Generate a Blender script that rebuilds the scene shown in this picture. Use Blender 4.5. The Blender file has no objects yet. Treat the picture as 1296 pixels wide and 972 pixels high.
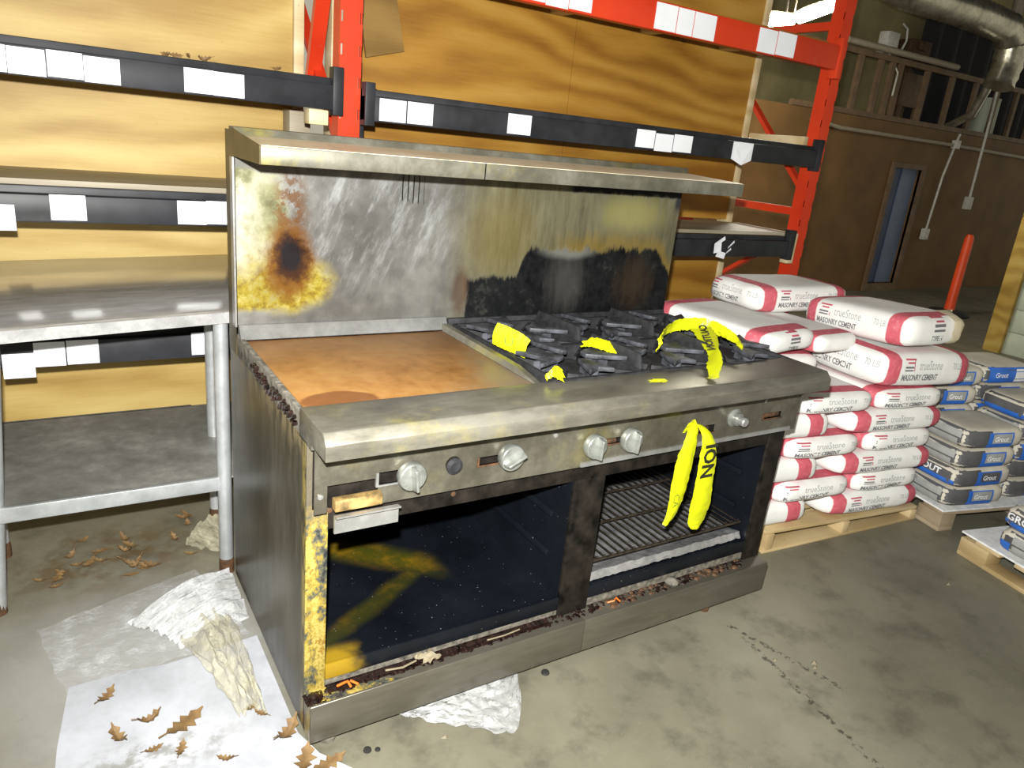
import bpy, bmesh, math, random
from mathutils import Vector, Matrix, Euler, noise as mnoise
random.seed(7)
S = bpy.context.scene
COL = S.collection
# ------------------------------------------------------------------ camera
cam_d = bpy.data.cameras.new('camera'); cam = bpy.data.objects.new('camera', cam_d); COL.objects.link(cam)
cam_d.sensor_width = 36.0; cam_d.lens = 36.0*934.6/1296.0; cam_d.clip_start = .02
cam.matrix_world = (Matrix.Translation((-.4173, -1.3582, 1.3685)) @ Matrix.Rotation(math.radians(-33.4407), 4, 'Z')
                    @ Matrix.Rotation(math.radians(71.7648), 4, 'X') @ Matrix.Rotation(math.radians(5.8719), 4, 'Z'))
S.camera = cam
# ------------------------------------------------------------------ world, lights, exposure
W = bpy.data.worlds.new('world'); S.world = W; W.use_nodes = True
W.node_tree.nodes['Background'].inputs[0].default_value = (1.0, .93, .72, 1)
W.node_tree.nodes['Background'].inputs[1].default_value = .40
fl = bpy.data.lights.new('camera_flash', 'SPOT'); fl.energy = 520; fl.spot_size = math.radians(150); fl.spot_blend = 1.0; fl.shadow_soft_size = .018; fl.color = (1.0, .99, .94)
flo = bpy.data.objects.new('camera_flash', fl); COL.objects.link(flo)
flo.matrix_world = cam.matrix_world @ Matrix.Translation((-.02, .125, .01)) @ Matrix.Rotation(math.radians(6), 4, 'X')
S.view_settings.view_transform = 'Standard'; S.view_settings.look = 'None'
S.view_settings.exposure = 0.18; S.view_settings.gamma = 1.0; S.view_settings.use_curve_mapping = False

# ------------------------------------------------------------------ node helpers
class NM:
    """small procedural material builder"""
    def __init__(s, name, rough=.5, metal=0.0, spec=.5):
        s.m = bpy.data.materials.new(name); s.m.use_nodes = True; s.t = s.m.node_tree
        s.b = s.t.nodes['Principled BSDF']; s.b.inputs['Roughness'].default_value = rough
        s.b.inputs['Metallic'].default_value = metal; s.b.inputs['Specular IOR Level'].default_value = spec
        s.tc = s.t.nodes.new('ShaderNodeTexCoord'); s.co = s.tc.outputs['Object']
    def n(s, ty, **kw):
        k = s.t.nodes.new(ty)
        for a, v in kw.items(): setattr(k, a, v)
        return k
    def inp(s, sock, v):
        if isinstance(v, bpy.types.NodeSocket): s.t.links.new(v, sock)
        elif isinstance(v, (tuple, list)) and len(v) == 3 and sock.type == 'RGBA': sock.default_value = (*v, 1)
        else: sock.default_value = v
    def scl(s, sc, loc=(0, 0, 0), vec=None):
        k = s.n('ShaderNodeMapping'); s.inp(k.inputs[0], vec or s.co); k.inputs[1].default_value = loc; k.inputs[3].default_value = sc
        return k.outputs[0]
    def noise(s, scale=5, detail=4, rough=.55, vec=None, dist=0):
        k = s.n('ShaderNodeTexNoise'); s.inp(k.inputs['Vector'], vec or s.co); k.inputs['Scale'].default_value = scale
        k.inputs['Detail'].default_value = detail; k.inputs['Roughness'].default_value = rough; k.inputs['Distortion'].default_value = dist
        return k.outputs[0]
    def voro(s, scale, vec=None, feature='F1', out=0):
        k = s.n('ShaderNodeTexVoronoi', feature=feature); s.inp(k.inputs['Vector'], vec or s.co); k.inputs['Scale'].default_value = scale
        return k.outputs[out]
    def ma(s, op, a, b=0.0, c=0.0, clamp=False):
        k = s.n('ShaderNodeMath', operation=op, use_clamp=clamp); s.inp(k.inputs[0], a); s.inp(k.inputs[1], b); s.inp(k.inputs[2], c); return k.outputs[0]
    def ss(s, x, lo, hi):
        k = s.n('ShaderNodeMapRange', interpolation_type='SMOOTHSTEP'); s.inp(k.inputs[0], x); s.inp(k.inputs[1], lo); s.inp(k.inputs[2], hi); return k.outputs[0]
    def mix(s, f, a, b):
        k = s.n('ShaderNodeMix', data_type='RGBA'); s.inp(k.inputs[0], f); s.inp(k.inputs[6], a); s.inp(k.inputs[7], b); return k.outputs[2]
    def ramp(s, f, stops):
        k = s.n('ShaderNodeValToRGB'); s.inp(k.inputs[0], f); e = k.color_ramp.elements
        while len(e) < len(stops): e.new(.5)
        for i, (p, c) in enumerate(stops): e[i].position = p; e[i].color = (*c, 1)
        return k.outputs[0]
    def xyz(s, vec=None):
        k = s.n('ShaderNodeSeparateXYZ'); s.inp(k.inputs[0], vec or s.co); return k.outputs
    def blob(s, X, Z, cx, cz, rx, rz, nz, amp, soft=.35):
        """1 inside an ellipse, ragged edge"""
        dx = s.ma('MULTIPLY', s.ma('SUBTRACT', X, cx), 1/rx); dz = s.ma('MULTIPLY', s.ma('SUBTRACT', Z, cz), 1/rz)
        d = s.ma('SQRT', s.ma('ADD', s.ma('MULTIPLY', dx, dx), s.ma('MULTIPLY', dz, dz)))
        d = s.ma('ADD', d, s.ma('MULTIPLY', s.ma('SUBTRACT', nz, .5), amp))
        return s.ss(d, 1+soft, 1-soft)
    def mulf(s, a, b): return s.ma('MULTIPLY', a, b)
    def col(s, v): s.inp(s.b.inputs['Base Color'], v); return s
    def rough(s, v): s.inp(s.b.inputs['Roughness'], v); return s
    def metal(s, v): s.inp(s.b.inputs['Metallic'], v); return s
    def bump(s, h, strength=.3, dist=.01):
        k = s.n('ShaderNodeBump'); k.inputs['Strength'].default_value = strength; k.inputs['Distance'].default_value = dist
        s.inp(k.inputs['Height'], h); s.t.links.new(k.outputs[0], s.b.inputs['Normal']); return s

def plain(name, c, rough=.5, metal=0.0, var=.12, scale=30, spec=.5):
    k = NM(name, rough, metal, spec); f = k.noise(scale, 4)
    lo = tuple(max(0, v*(1-var*1.6)) for v in c); hi = tuple(min(1, v*(1+var)) for v in c)
    k.col(k.ramp(f, [(.3, lo), (.7, hi)])); return k.m

# ------------------------------------------------------------------ mesh helpers
class MB:
    def __init__(s): s.v = []; s.f = []; s.sm = False
    def add(s, vs, fs):
        o = len(s.v); s.v += [tuple(v) for v in vs]; s.f += [tuple(i+o for i in f) for f in fs]; return s
    def box(s, x0, x1, y0, y1, z0, z1):
        return s.add([(x0,y0,z0),(x1,y0,z0),(x1,y1,z0),(x0,y1,z0),(x0,y0,z1),(x1,y0,z1),(x1,y1,z1),(x0,y1,z1)],
                     [(0,3,2,1),(4,5,6,7),(0,1,5,4),(1,2,6,5),(2,3,7,6),(3,0,4,7)])
    def bar(s, a, b, w, h, up=(0,0,1)):
        a = Vector(a); b = Vector(b); d = (b-a).normalized(); u = Vector(up)
        if abs(d.dot(u)) > .98: u = Vector((1,0,0))
        r = d.cross(u).normalized(); u = r.cross(d)
        vs = [p + r*(sx*w/2) + u*(sz*h/2) for p in (a, b) for sx, sz in ((-1,-1),(1,-1),(1,1),(-1,1))]
        return s.add(vs, [(0,3,2,1),(4,5,6,7),(0,1,5,4),(1,2,6,5),(2,3,7,6),(3,0,4,7)])
    def tube(s, pts, r, n=8, cap=True):
        pts = [Vector(p) for p in pts]; rs = r if isinstance(r, (list, tuple)) else [r]*len(pts); rings = []; vs = []
        u0 = None
        for i, p in enumerate(pts):
            d = (pts[min(i+1, len(pts)-1)]-pts[max(i-1, 0)]).normalized()
            if u0 is None: u0 = Vector((0,0,1)) if abs(d.z) < .9 else Vector((1,0,0))
            a = d.cross(u0).normalized(); b = a.cross(d); u0 = b
            vs += [p + a*math.cos(2*math.pi*k/n)*rs[i] + b*math.sin(2*math.pi*k/n)*rs[i] for k in range(n)]
        fs = [(i*n+k, i*n+(k+1)%n, (i+1)*n+(k+1)%n, (i+1)*n+k) for i in range(len(pts)-1) for k in range(n)]
        if cap: fs += [tuple(range(n))[::-1], tuple((len(pts)-1)*n+k for k in range(n))]
        s.sm = True; return s.add(vs, fs)
    def lathe(s, prof, c=(0,0,0), ax='Z', n=24):
        """prof: (radius, height)"""
        vs = []
        for r, h in prof:
            for k in range(n):
                a = 2*math.pi*k/n; p = (r*math.cos(a), r*math.sin(a), h)
                if ax == 'Y': p = (p[0], -p[2], p[1])
                vs.append((p[0]+c[0], p[1]+c[1], p[2]+c[2]))
        fs = [(i*n+k, i*n+(k+1)%n, (i+1)*n+(k+1)%n, (i+1)*n+k) for i in range(len(prof)-1) for k in range(n)]
        fs += [tuple(range(n))[::-1], tuple((len(prof)-1)*n+k for k in range(n))]
        return s.add(vs, fs)
    def prism(s, poly, x0, x1):
        """poly in (y,z) swept along x"""
        n = len(poly); vs = [(x0, y, z) for y, z in poly]+[(x1, y, z) for y, z in poly]
        return s.add(vs, [tuple(range(n))[::-1], tuple(range(n, 2*n))]+[(i, (i+1)%n, n+(i+1)%n, n+i) for i in range(n)])
    def slab(s, poly, z0, z1):
        n = len(poly); vs = [(x, y, z0) for x, y in poly]+[(x, y, z1) for x, y in poly]
        return s.add(vs, [tuple(range(n))[::-1], tuple(range(n, 2*n))]+[(i, (i+1)%n, n+(i+1)%n, n+i) for i in range(n)])
    def plate(s, x0, x1, z0, z1, y, th, holes):
        """vertical plate facing -y at y, thickness th, rectangular holes (x0,x1,z0,z1)"""
        xs = sorted({x0, x1, *[h[0] for h in holes], *[h[1] for h in holes]}); zs = sorted({z0, z1, *[h[2] for h in holes], *[h[3] for h in holes]})
        for i in range(len(xs)-1):
            for j in range(len(zs)-1):
                cx = (xs[i]+xs[i+1])/2; cz = (zs[j]+zs[j+1])/2
                if any(h[0] < cx < h[1] and h[2] < cz < h[3] for h in holes): continue
                s.box(xs[i], xs[i+1], y, y+th, zs[j], zs[j+1])
        return s
    def grid(s, fn, nu, nv):
        vs = [fn(i/nu, j/nv) for j in range(nv+1) for i in range(nu+1)]
        return s.add(vs, [(j*(nu+1)+i, j*(nu+1)+i+1, (j+1)*(nu+1)+i+1, (j+1)*(nu+1)+i) for j in range(nv) for i in range(nu)])
    def mesh(s, name, bevel=0.0, smooth=None):
        me = bpy.data.meshes.new(name); me.from_pydata(s.v, [], s.f)
        bm = bmesh.new(); bm.from_mesh(me)
        bmesh.ops.remove_doubles(bm, verts=bm.verts, dist=1e-6)
        bmesh.ops.recalc_face_normals(bm, faces=bm.faces)
        if bevel:
            ed = [e for e in bm.edges if len(e.link_faces) == 2 and e.calc_face_angle(0) > .6]
            bmesh.ops.bevel(bm, geom=ed, offset=bevel, segments=2, profile=.5, affect='EDGES', clamp_overlap=True)
        bm.to_mesh(me); bm.free()
        sm = s.sm if smooth is None else smooth
        if sm or bevel:
            me.polygons.foreach_set('use_smooth', [True]*len(me.polygons))
            me.set_sharp_from_angle(angle=.7)
        return me

def link(name, me, m=None, parent=None, world=True):
    o = bpy.data.objects.new(name, me); COL.objects.link(o)
    if m and me and not me.materials: me.materials.append(m)
    if parent:
        o.parent = parent
        if world: o.matrix_parent_inverse = wm(parent).inverted()
    return o
def wm(o):
    M = o.matrix_basis
    if o.parent: M = wm(o.parent) @ o.matrix_parent_inverse @ M
    return M
def ob(name, mb, m, parent=None, bevel=0.0, smooth=None, label=None):
    o = link(name, mb.mesh(name, bevel, smooth), m, parent)
    if label: o['label'] = label
    return o
def tag(o, label, cat, group=None):
    o['label'] = label; o['category'] = cat
    if group: o['group'] = group
    return o
def thing(name, label, cat, loc=(0,0,0), group=None, M=None):
    e = bpy.data.objects.new(name, None); COL.objects.link(e); e.empty_display_size = .1
    if M is not None: e.matrix_basis = M
    else: e.location = loc
    return tag(e, label, cat, group)
def struct(name, mb, m, parent=None, bevel=0, label=None):
    o = ob(name, mb, m, parent, bevel)
    if not parent: o['kind'] = 'structure'
    if label: o['label'] = label
    return o
def copy_tree(o, parent=None):
    c = o.copy(); COL.objects.link(c)
    if parent: c.parent = parent
    for ch in o.children: copy_tree(ch, c)
    return c
_txt = {}
def text_mb(st, size, bold=0.0):
    k = (st, size, bold)
    if k not in _txt:
        cu = bpy.data.curves.new('t', 'FONT'); cu.body = st; cu.size = size; cu.resolution_u = 2; cu.align_x = 'LEFT'; cu.offset = bold
        o = bpy.data.objects.new('t', cu); COL.objects.link(o)
        me = bpy.data.meshes.new_from_object(o.evaluated_get(bpy.context.evaluated_depsgraph_get()))
        _txt[k] = ([tuple(v.co) for v in me.vertices], [tuple(p.vertices) for p in me.polygons])
        bpy.data.objects.remove(o); bpy.data.curves.remove(cu); bpy.data.meshes.remove(me)
    return _txt[k]

# ------------------------------------------------------------------ materials
def mk_concrete():
    k = NM('concrete', .42); a = k.noise(1.1, 6, .6); b = k.noise(6, 6, .65); c = k.noise(38, 5, .7)
    base = k.ramp(a, [(.3, (.115,.107,.077)), (.55, (.185,.173,.125)), (.75, (.25,.237,.175))])
    base = k.mix(k.mulf(k.ss(b, .48, .7), .6), base, (.07,.065,.048))
    base = k.mix(k.mulf(k.ss(c, .55, .75), .3), base, (.26,.245,.19))
    # scuffs and drag marks
    d = k.noise(7, 5, .75, k.scl((1.0, 3.6, 1), (3, 1, 0))); e = k.noise(2.3, 2, .5, k.scl((1,1,1), (5, 2, 0)))
    base = k.mix(k.mulf(k.mulf(k.ss(d, .66, .72), k.ss(e, .5, .62)), .75), base, (.035,.034,.03))
    f = k.voro(60); base = k.mix(k.mulf(k.ss(f, .05, .02), .8), base, (.5,.48,.4))
    X, Y, Z = k.xyz(); bb = k.noise(9, 6, .7); tn = k.noise(55, 4, .7)
    for (c0, sl, y0, ya, yb) in ((1.30, -.25, .13, -.50, -.12), (1.295, .16, .19, -.75, -.18)):
        dd = k.ma('ABSOLUTE', k.ma('SUBTRACT', X, k.ma('MULTIPLY_ADD', k.ma('ADD', Y, y0), sl, c0)))
        base = k.mix(k.mulf(k.mulf(k.ss(dd, .016, .004), k.ss(tn, .50, .56)), k.mulf(k.mulf(k.ss(Y, yb+.01, yb), k.ss(Y, ya, ya+.02)), .8)), base, (.03,.028,.022)); cc = k.noise(5, 5, .6)
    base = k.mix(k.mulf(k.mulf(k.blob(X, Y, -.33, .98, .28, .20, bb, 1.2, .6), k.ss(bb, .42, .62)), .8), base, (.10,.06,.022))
    base = k.mix(k.mulf(k.blob(X, Y, -.30, .42, .34, .34, cc, 1.0, .6), .5), base, (.46,.46,.46))
    k.col(base).rough(k.ma('ADD', .34, k.mulf(b, .25))).bump(c, .08, .01); return k.m
def mk_ply(name, lo, mid, hi, seed=0):
    k = NM(name, .55); w = k.noise(1.3, 3, .5, k.scl((.8, 1, 2.6), (seed, seed, seed)))
    v = k.n('ShaderNodeTexWave', wave_type='BANDS', bands_direction='Z', wave_profile='SIN')
    k.inp(v.inputs['Vector'], k.scl((.35, 1, 1), (seed*.7, 0, seed))); v.inputs['Scale'].default_value = 2.2; v.inputs['Distortion'].default_value = 14.0
    v.inputs['Detail'].default_value = 3; v.inputs['Detail Scale'].default_value = .9; v.inputs['Detail Roughness'].default_value = .45
    g = k.noise(9, 6, .7, k.scl((1, 1, 14)))
    f = k.ma('ADD', k.mulf(v.outputs[1], .20), k.ma('ADD', k.mulf(w, .62), k.mulf(g, .22)))
    c = k.ramp(f, [(.32, lo), (.52, mid), (.72, hi)])
    kn = k.voro(2.1, k.scl((1, 1, 1.6), (seed*2, 0, 1))); c = k.mix(k.mulf(k.ss(kn, .055, .02), .7), c, (.16,.075,.02))
    sp = k.noise(45, 3, .7); c = k.mix(k.mulf(k.ss(sp, .68, .75), .5), c, (.2,.12,.04))
    k.col(c).bump(g, .06, .004); return k.m
def mk_steel(name, lo, mid, hi, rough=.36, metal=.55, stain=0.0, stretch=(1,1,1)):
    k = NM(name, rough, metal); a = k.noise(4.5, 7, .65, k.scl(stretch)); b = k.noise(22, 6, .7, k.scl(stretch))
    c = k.ramp(k.ma('ADD', k.mulf(a, .65), k.mulf(b, .35)), [(.36, lo), (.5, mid), (.62, hi)])
    if stain:
        d = k.noise(3.1, 6, .7, k.scl((1,1,1), (4, 7, 2))); m = k.mulf(k.ss(d, .55, .7), stain); c = k.mix(m, c, (.24,.20,.02)); k.metal(k.ma('SUBTRACT', metal, k.mulf(m, metal)))
    k.col(c).rough(k.ma('ADD', rough-.1, k.mulf(b, .25))).bump(b, .05, .004); return k.m
def mk_backsplash():
    k = NM('stained_backsplash', .34, .6); X, Y, Z = k.xyz()
    n1 = k.noise(9, 6, .65); n2 = k.noise(40, 5, .7); nv = k.noise(26, 5, .7, k.scl((1, 1, .16))); nl = k.noise(5, 4, .6, k.scl((1,1,.35), (2, 0, 5)))
    sh = k.ma('SUBTRACT', X, k.mulf(Z, .42))
    comb = k.n('ShaderNodeCombineXYZ'); k.inp(comb.inputs[0], sh); k.inp(comb.inputs[2], Z)
    scr = k.noise(12, 6, .72, k.scl((1.3, 1, .42), (0,0,0), comb.outputs[0]))
    c = k.ramp(k.ma('ADD', k.mulf(nl, .5), k.mulf(n1, .5)), [(.36, (.085,.083,.078)), (.5, (.14,.137,.13)), (.64, (.22,.217,.205))])
    mid = k.mulf(k.blob(X, Z, .38, 1.12, .30, .17, n1, .7, .5), k.ss(scr, .46, .70)); c = k.mix(k.mulf(mid, .8), c, (.40,.41,.42))
    # olive-grey right half
    c = k.mix(k.mulf(k.ss(k.ma('ADD', X, k.mulf(nv, .25)), .66, .9), .8), c, k.ramp(nv, [(.3, (.075,.068,.03)), (.5, (.17,.155,.085)), (.75, (.26,.24,.135))]))
    yel = k.blob(X, Z, 1.31, 1.165, .12, .055, nv, 2.2, .6); c = k.mix(k.mulf(yel, .5), c, (.42,.385,.12))
    am = k.blob(X, Z, .79, 1.08, .13, .12, nv, 1.2, .6); c = k.mix(k.mulf(am, .4), c, (.19,.14,.02))
    # yellow grease field at the left
    yl = k.mulf(k.ss(k.ma('ADD', X, k.mulf(k.ma('SUBTRACT', n1, .5), .14)),   .15, .10), k.ss(k.ma('ADD', Z, k.mulf(n2, .02)), .872, .89))
    yb = k.blob(X, Z, .125, .945, .125, .075, n1, .8, .25); fieldm = k.ma('MAXIMUM', yl, yb)
    ycol = k.mix(k.ss(k.ma('ADD', Z, k.mulf(n1, .2)), 1.05, 1.22), k.ramp(n2, [(.36, (.13,.085,.004)), (.5, (.225,.175,.012)), (.64, (.29,.25,.07))]), k.ramp(n1, [(.36, (.085,.085,.04)), (.52, (.22,.215,.12)), (.68, (.31,.31,.25))]))
    c = k.mix(k.mulf(fieldm, .95), c, ycol)
    ww = k.mulf(k.ss(X, .10, .0), k.ss(n1, .42, .58)); c = k.mix(k.mulf(k.mulf(ww, k.ss(Z, .93, 1.05)), .8), c, (.36,.355,.31))
    dk = k.mulf(k.blob(X, Z, .085, .925, .05, .05, n2, 1.4, .5), k.ss(n2, .45, .6)); c = k.mix(k.mulf(dk, .7), c, (.16,.14,.06))
    # rust burn
    r0 = k.mulf(k.blob(X, Z, .142, 1.13, .045, .12, n2, 1.2, .5), k.ss(n2, .42, .55)); c = k.mix(k.mulf(r0, .9), c, (.10,.042,.010))
    r1 = k.blob(X, Z, .140, 1.000, .068, .095, k.ma('ADD', k.mulf(n1, .6), k.mulf(n2, .4)), 1.3, .3); c = k.mix(k.mulf(r1, .95), c, (.11,.042,.004))
    r2 = k.blob(X, Z, .144, 1.012, .047, .066, n2, 1.2, .3); c = k.mix(k.mulf(r2, .92), c, (.022,.007,.003))
    r3 = k.blob(X, Z, .144, 1.02, .03, .04, n2, 1.4, .3); c = k.mix(k.mulf(r3, .9), c, (.004,.004,.006))
    # soot: everything below a ragged line that climbs to the right
    edge = k.ma('ADD', .955, k.mulf(k.ss(X, .855, .905), .095))
    edge = k.ma('ADD', edge, k.mulf(k.ma('SUBTRACT', nv, .5), .11)); edge = k.ma('ADD', edge, k.mulf(k.ma('SUBTRACT', n1, .5), .05))
    edge = k.ma('SUBTRACT', edge, k.mulf(k.ss(X, 1.44, 1.54), .09))
    soot = k.mulf(k.ss(k.ma('SUBTRACT', edge, Z), -.012, .014), k.ss(k.ma('ADD', X, k.mulf(k.ma('SUBTRACT', nv, .5), .08)), .665, .69))
    rim = k.mulf(k.ss(k.ma('SUBTRACT', edge, Z), -.07, -.01), k.ss(X, .95, 1.1)); c = k.mix(k.mulf(rim, .55), c, (.25,.16,.01))
    scol = k.ramp(k.ma('ADD', k.mulf(n1, .5), k.mulf(n2, .5)), [(.38, (.003,.003,.004)), (.56, (.009,.010,.010)), (.72, (.045,.043,.038))])
    scol = k.mix(k.mulf(k.blob(X, Z, 1.36, .93, .075, .085, nv, 2.0, .7), .2), scol, (.10,.06,.03))
    scol = k.mix(k.mulf(k.blob(X, Z, 1.06, .93, .07, .09, nv, 2.0, .7), .3), scol, (.10,.095,.085))
    scol = k.mix(k.mulf(k.blob(X, Z, 1.06, 1.04, .10, .025, n1, .9, .5), .45), scol, (.22,.22,.2))
    c = k.mix(soot, c, scol)
    rl = k.mulf(k.blob(X, Z, .66, .90, .025, .07, n1, 1.8, .5), .7); c = k.mix(rl, c, (.09,.05,.03))
    # smoke under the shelf at the right, drips near the middle
    tp = k.mulf(k.ss(k.ma('ADD', Z, k.mulf(k.ma('SUBTRACT', nv, .5), .05)), 1.222, 1.236), k.ss(k.ma('ADD', X, k.mulf(nv, .1)), 1.05, 1.12))
    tp = k.ma('MAXIMUM', tp, k.mulf(k.ss(k.ma('ADD', Z, k.mulf(k.ma('SUBTRACT', nv, .5), .05)), 1.16, 1.2), k.ss(X, 1.485, 1.51)))
    c = k.mix(k.mulf(tp, .95), c, (.02,.02,.025))
    tl = k.mulf(k.ss(k.ma('ADD', Z, k.mulf(k.ma('SUBTRACT', n1, .5), .05)), 1.225, 1.24), k.ss(X, .16, .08)); c = k.mix(k.mulf(tl, .6), c, (.12,.12,.14))
    wv = k.n('ShaderNodeTexWave', wave_type='BANDS', bands_direction='X'); k.inp(wv.inputs['Vector'], k.co); wv.inputs['Scale'].default_value = 19; wv.inputs['Distortion'].default_value = .6
    nd = k.noise(9, 2, .5, k.scl((1,1,.02))); dr = k.mulf(k.ss(wv.outputs[1], .80, .95), k.mulf(k.ss(X, .44, .455), k.ss(X, .53, .51)))
    dr = k.mulf(dr, k.ss(k.ma('SUBTRACT', Z, k.mulf(nd, .12)), 1.09, 1.10)); c = k.mix(dr, c, (.015,.015,.015))
    k.col(c).rough(k.ma('ADD', k.ma('ADD', .28, k.mulf(n1, .3)), k.mulf(k.ma('MAXIMUM', soot, fieldm), .25)))
    k.inp(k.b.inputs['Specular IOR Level'], k.ma('SUBTRACT', .5, k.ma('MINIMUM', .44, k.ma('ADD', k.mulf(k.ma('MAXIMUM', soot, tp), .44), k.mulf(k.ma('MAXIMUM', r1, fieldm), .36)))))
    nonm = k.ma('MAXIMUM', k.ma('MAXIMUM', soot, fieldm), k.ma('MAXIMUM', r1, tp)); k.metal(k.ma('MULTIPLY', k.ma('SUBTRACT', 1.0, nonm), .5))
    k.bump(n2, .12, .004); return k.m
def mk_griddle():
    k = NM('rusty_griddle', .5, .2); X, Y, Z = k.xyz(); n = k.noise(6, 6, .65); m = k.noise(34, 5, .7)
    c = k.ramp(k.ma('ADD', k.mulf(n, .7), k.mulf(m, .3)), [(.3, (.22,.095,.022)), (.5, (.36,.175,.05)), (.7, (.45,.25,.085))])
    g = k.ss(k.ma('ADD', k.ma('ADD', X, k.mulf(k.ma('SUBTRACT', .3, Y), .55)), k.mulf(k.ma('SUBTRACT', n, .5), .35)), .44, .66); c = k.mix(k.mulf(g, .85), c, (.19,.155,.11))
    d = k.blob(X, Y, .10, .085, .085, .062, n, .35, .08); c = k.mix(k.mulf(d, .8), c, (.15,.055,.02))
    k.col(c).rough(k.ma('ADD', .35, k.mulf(m, .25))); return k.m
def mk_leftpanel():
    k = NM('dirty_side_panel', .34, .45); X, Y, Z = k.xyz(); n = k.noise(4, 6, .65, k.scl((1,1.6,.4))); m = k.noise(30, 6, .7, k.scl((1,1,.3)))
    c = k.ramp(k.ma('ADD', k.mulf(n, .6), k.mulf(m, .4)), [(.34, (.028,.025,.016)), (.5, (.065,.058,.042)), (.68, (.13,.12,.095))])
    e = k.mulf(k.ss(k.ma('ADD', Y, k.mulf(m, .05)), .06, .035), k.ss(m, .4, .58)); c = k.mix(k.mulf(e, .8), c, (.38,.29,.07))
    t = k.mulf(k.ss(k.ma('ADD', Z, k.mulf(m, .08)), .72, .80), k.ss(m, .42, .55)); c = k.mix(k.mulf(t, .7), c, (.25,.2,.11))
    b = k.mulf(k.ss(k.ma('ADD', Y, k.mulf(n, .1)), .55, .72), k.ss(m, .42, .6)); c = k.mix(k.mulf(b, .4), c, (.13,.075,.01))
    k.col(c).rough(k.ma('ADD', .22, k.mulf(m, .3))); return k.m
def mk_peel():
    k = NM('peeling_grease', .5); n = k.noise(16, 7, .7, k.scl((1,1,.6))); m = k.noise(60, 5, .7)
    c = k.ramp(k.ma('ADD', k.mulf(n, .75), k.mulf(m, .25)), [(.40, (.018,.020,.022)), (.46, (.085,.085,.06)), (.50, (.26,.185,.025)), (.55, (.40,.32,.09)), (.59, (.24,.13,.012)), (.64, (.07,.065,.05))])
    X, Y, Z = k.xyz(); t = k.ss(k.ma('ADD', Z, k.mulf(k.ma('SUBTRACT', n, .5), .5)), .54, .62); c = k.mix(t, c, (.10,.085,.06))
    k.col(c).bump(n, .5, .01); return k.m
def mk_enamel():
    k = NM('black_enamel', .34, 0, .28); X, Y, Z = k.xyz(); n = k.noise(5, 5, .6); s = k.noise(140, 2, .5)
    c = k.ramp(n, [(.3, (.003,.004,.006)), (.7, (.007,.009,.013))])
    # grease film on the oven floor: a bent streak
    a = k.ma('ABSOLUTE', k.ma('SUBTRACT', Y, k.ma('MULTIPLY_ADD', k.ma('SUBTRACT', X, .22), -.80, .475)))
    st = k.mulf(k.ss(k.ma('ADD', a, k.mulf(k.ma('SUBTRACT', n, .5), .06)), .10, .01), k.mulf(k.ss(X, .50, .40), k.ss(X, .10, .22)))
    b = k.ma('ABSOLUTE', k.ma('SUBTRACT', Y, k.ma('MULTIPLY_ADD', k.ma('SUBTRACT', X, .083), .6, .083))); sb = k.mulf(k.ss(k.ma('ADD', b, k.mulf(k.ma('SUBTRACT', n, .5), .05)), .045, .005), k.mulf(k.ss(X, .46, .42), .7))
    flo = k.ss(Z, .24, .2)
    gl = k.mulf(k.ma('MAXIMUM', st, k.mulf(sb, .7)), flo); c = k.mix(k.mulf(gl, .8), c, (.055,.055,.004))
    c = k.mix(k.mulf(k.mulf(k.mulf(k.ma('MAXIMUM', st, k.mulf(sb, .6)), flo), k.ss(k.noise(7, 5, .7), .42, .68)), .8), c, (.20,.105,.006))
    p = k.mulf(k.ss(Y, .07, .03), k.mulf(k.ss(k.ma('ADD', X, k.mulf(n, .2)), .25, .20), k.ss(n, .35, .5))); c = k.mix(k.mulf(p, flo), c, (.27,.17,.012))
    c = k.mix(k.mulf(k.ss(s, .74, .78), .6), c, (.4,.4,.38))
    k.col(c).rough(k.ma('ADD', .22, k.mulf(n, .22))); return k.m
def mk_bag(name, b0, b1, c2=None, c3=None):
    k = NM(name, .75, 0, .25); X, Y, Z = k.xyz(); n = k.noise(40, 4, .7); w = k.noise(7, 5, .6)
    u = k.ma('ABSOLUTE', X) if c2 is None else X
    e0 = k.ma('ADD', u, k.mulf(k.ma('SUBTRACT', w, .5), .012))
    band = k.mulf(k.ss(e0, b0-.003, b0+.003), k.ss(e0, b1+.003, b1-.003))
    red = k.ramp(n, [(.3, (.47,.075,.11)), (.6, (.56,.12,.155)), (.78, (.72,.34,.36))])
    c = k.mix(band, k.ramp(w, [(.3, (.74,.74,.72)), (.7, (.84,.84,.82))]), red)
    k.col(c).bump(w, .25, .02); return k.m
def mk_red():
    k = NM('red_rack_paint', .38); n = k.noise(14, 6, .7); m = k.noise(3, 3, .5)
    c = k.ramp(m, [(.3, (.52,.028,.008)), (.7, (.68,.05,.012))]); c = k.mix(k.mulf(k.ss(n, .64, .7), .7), c, (.33,.16,.10)); k.col(c); return k.m

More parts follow.
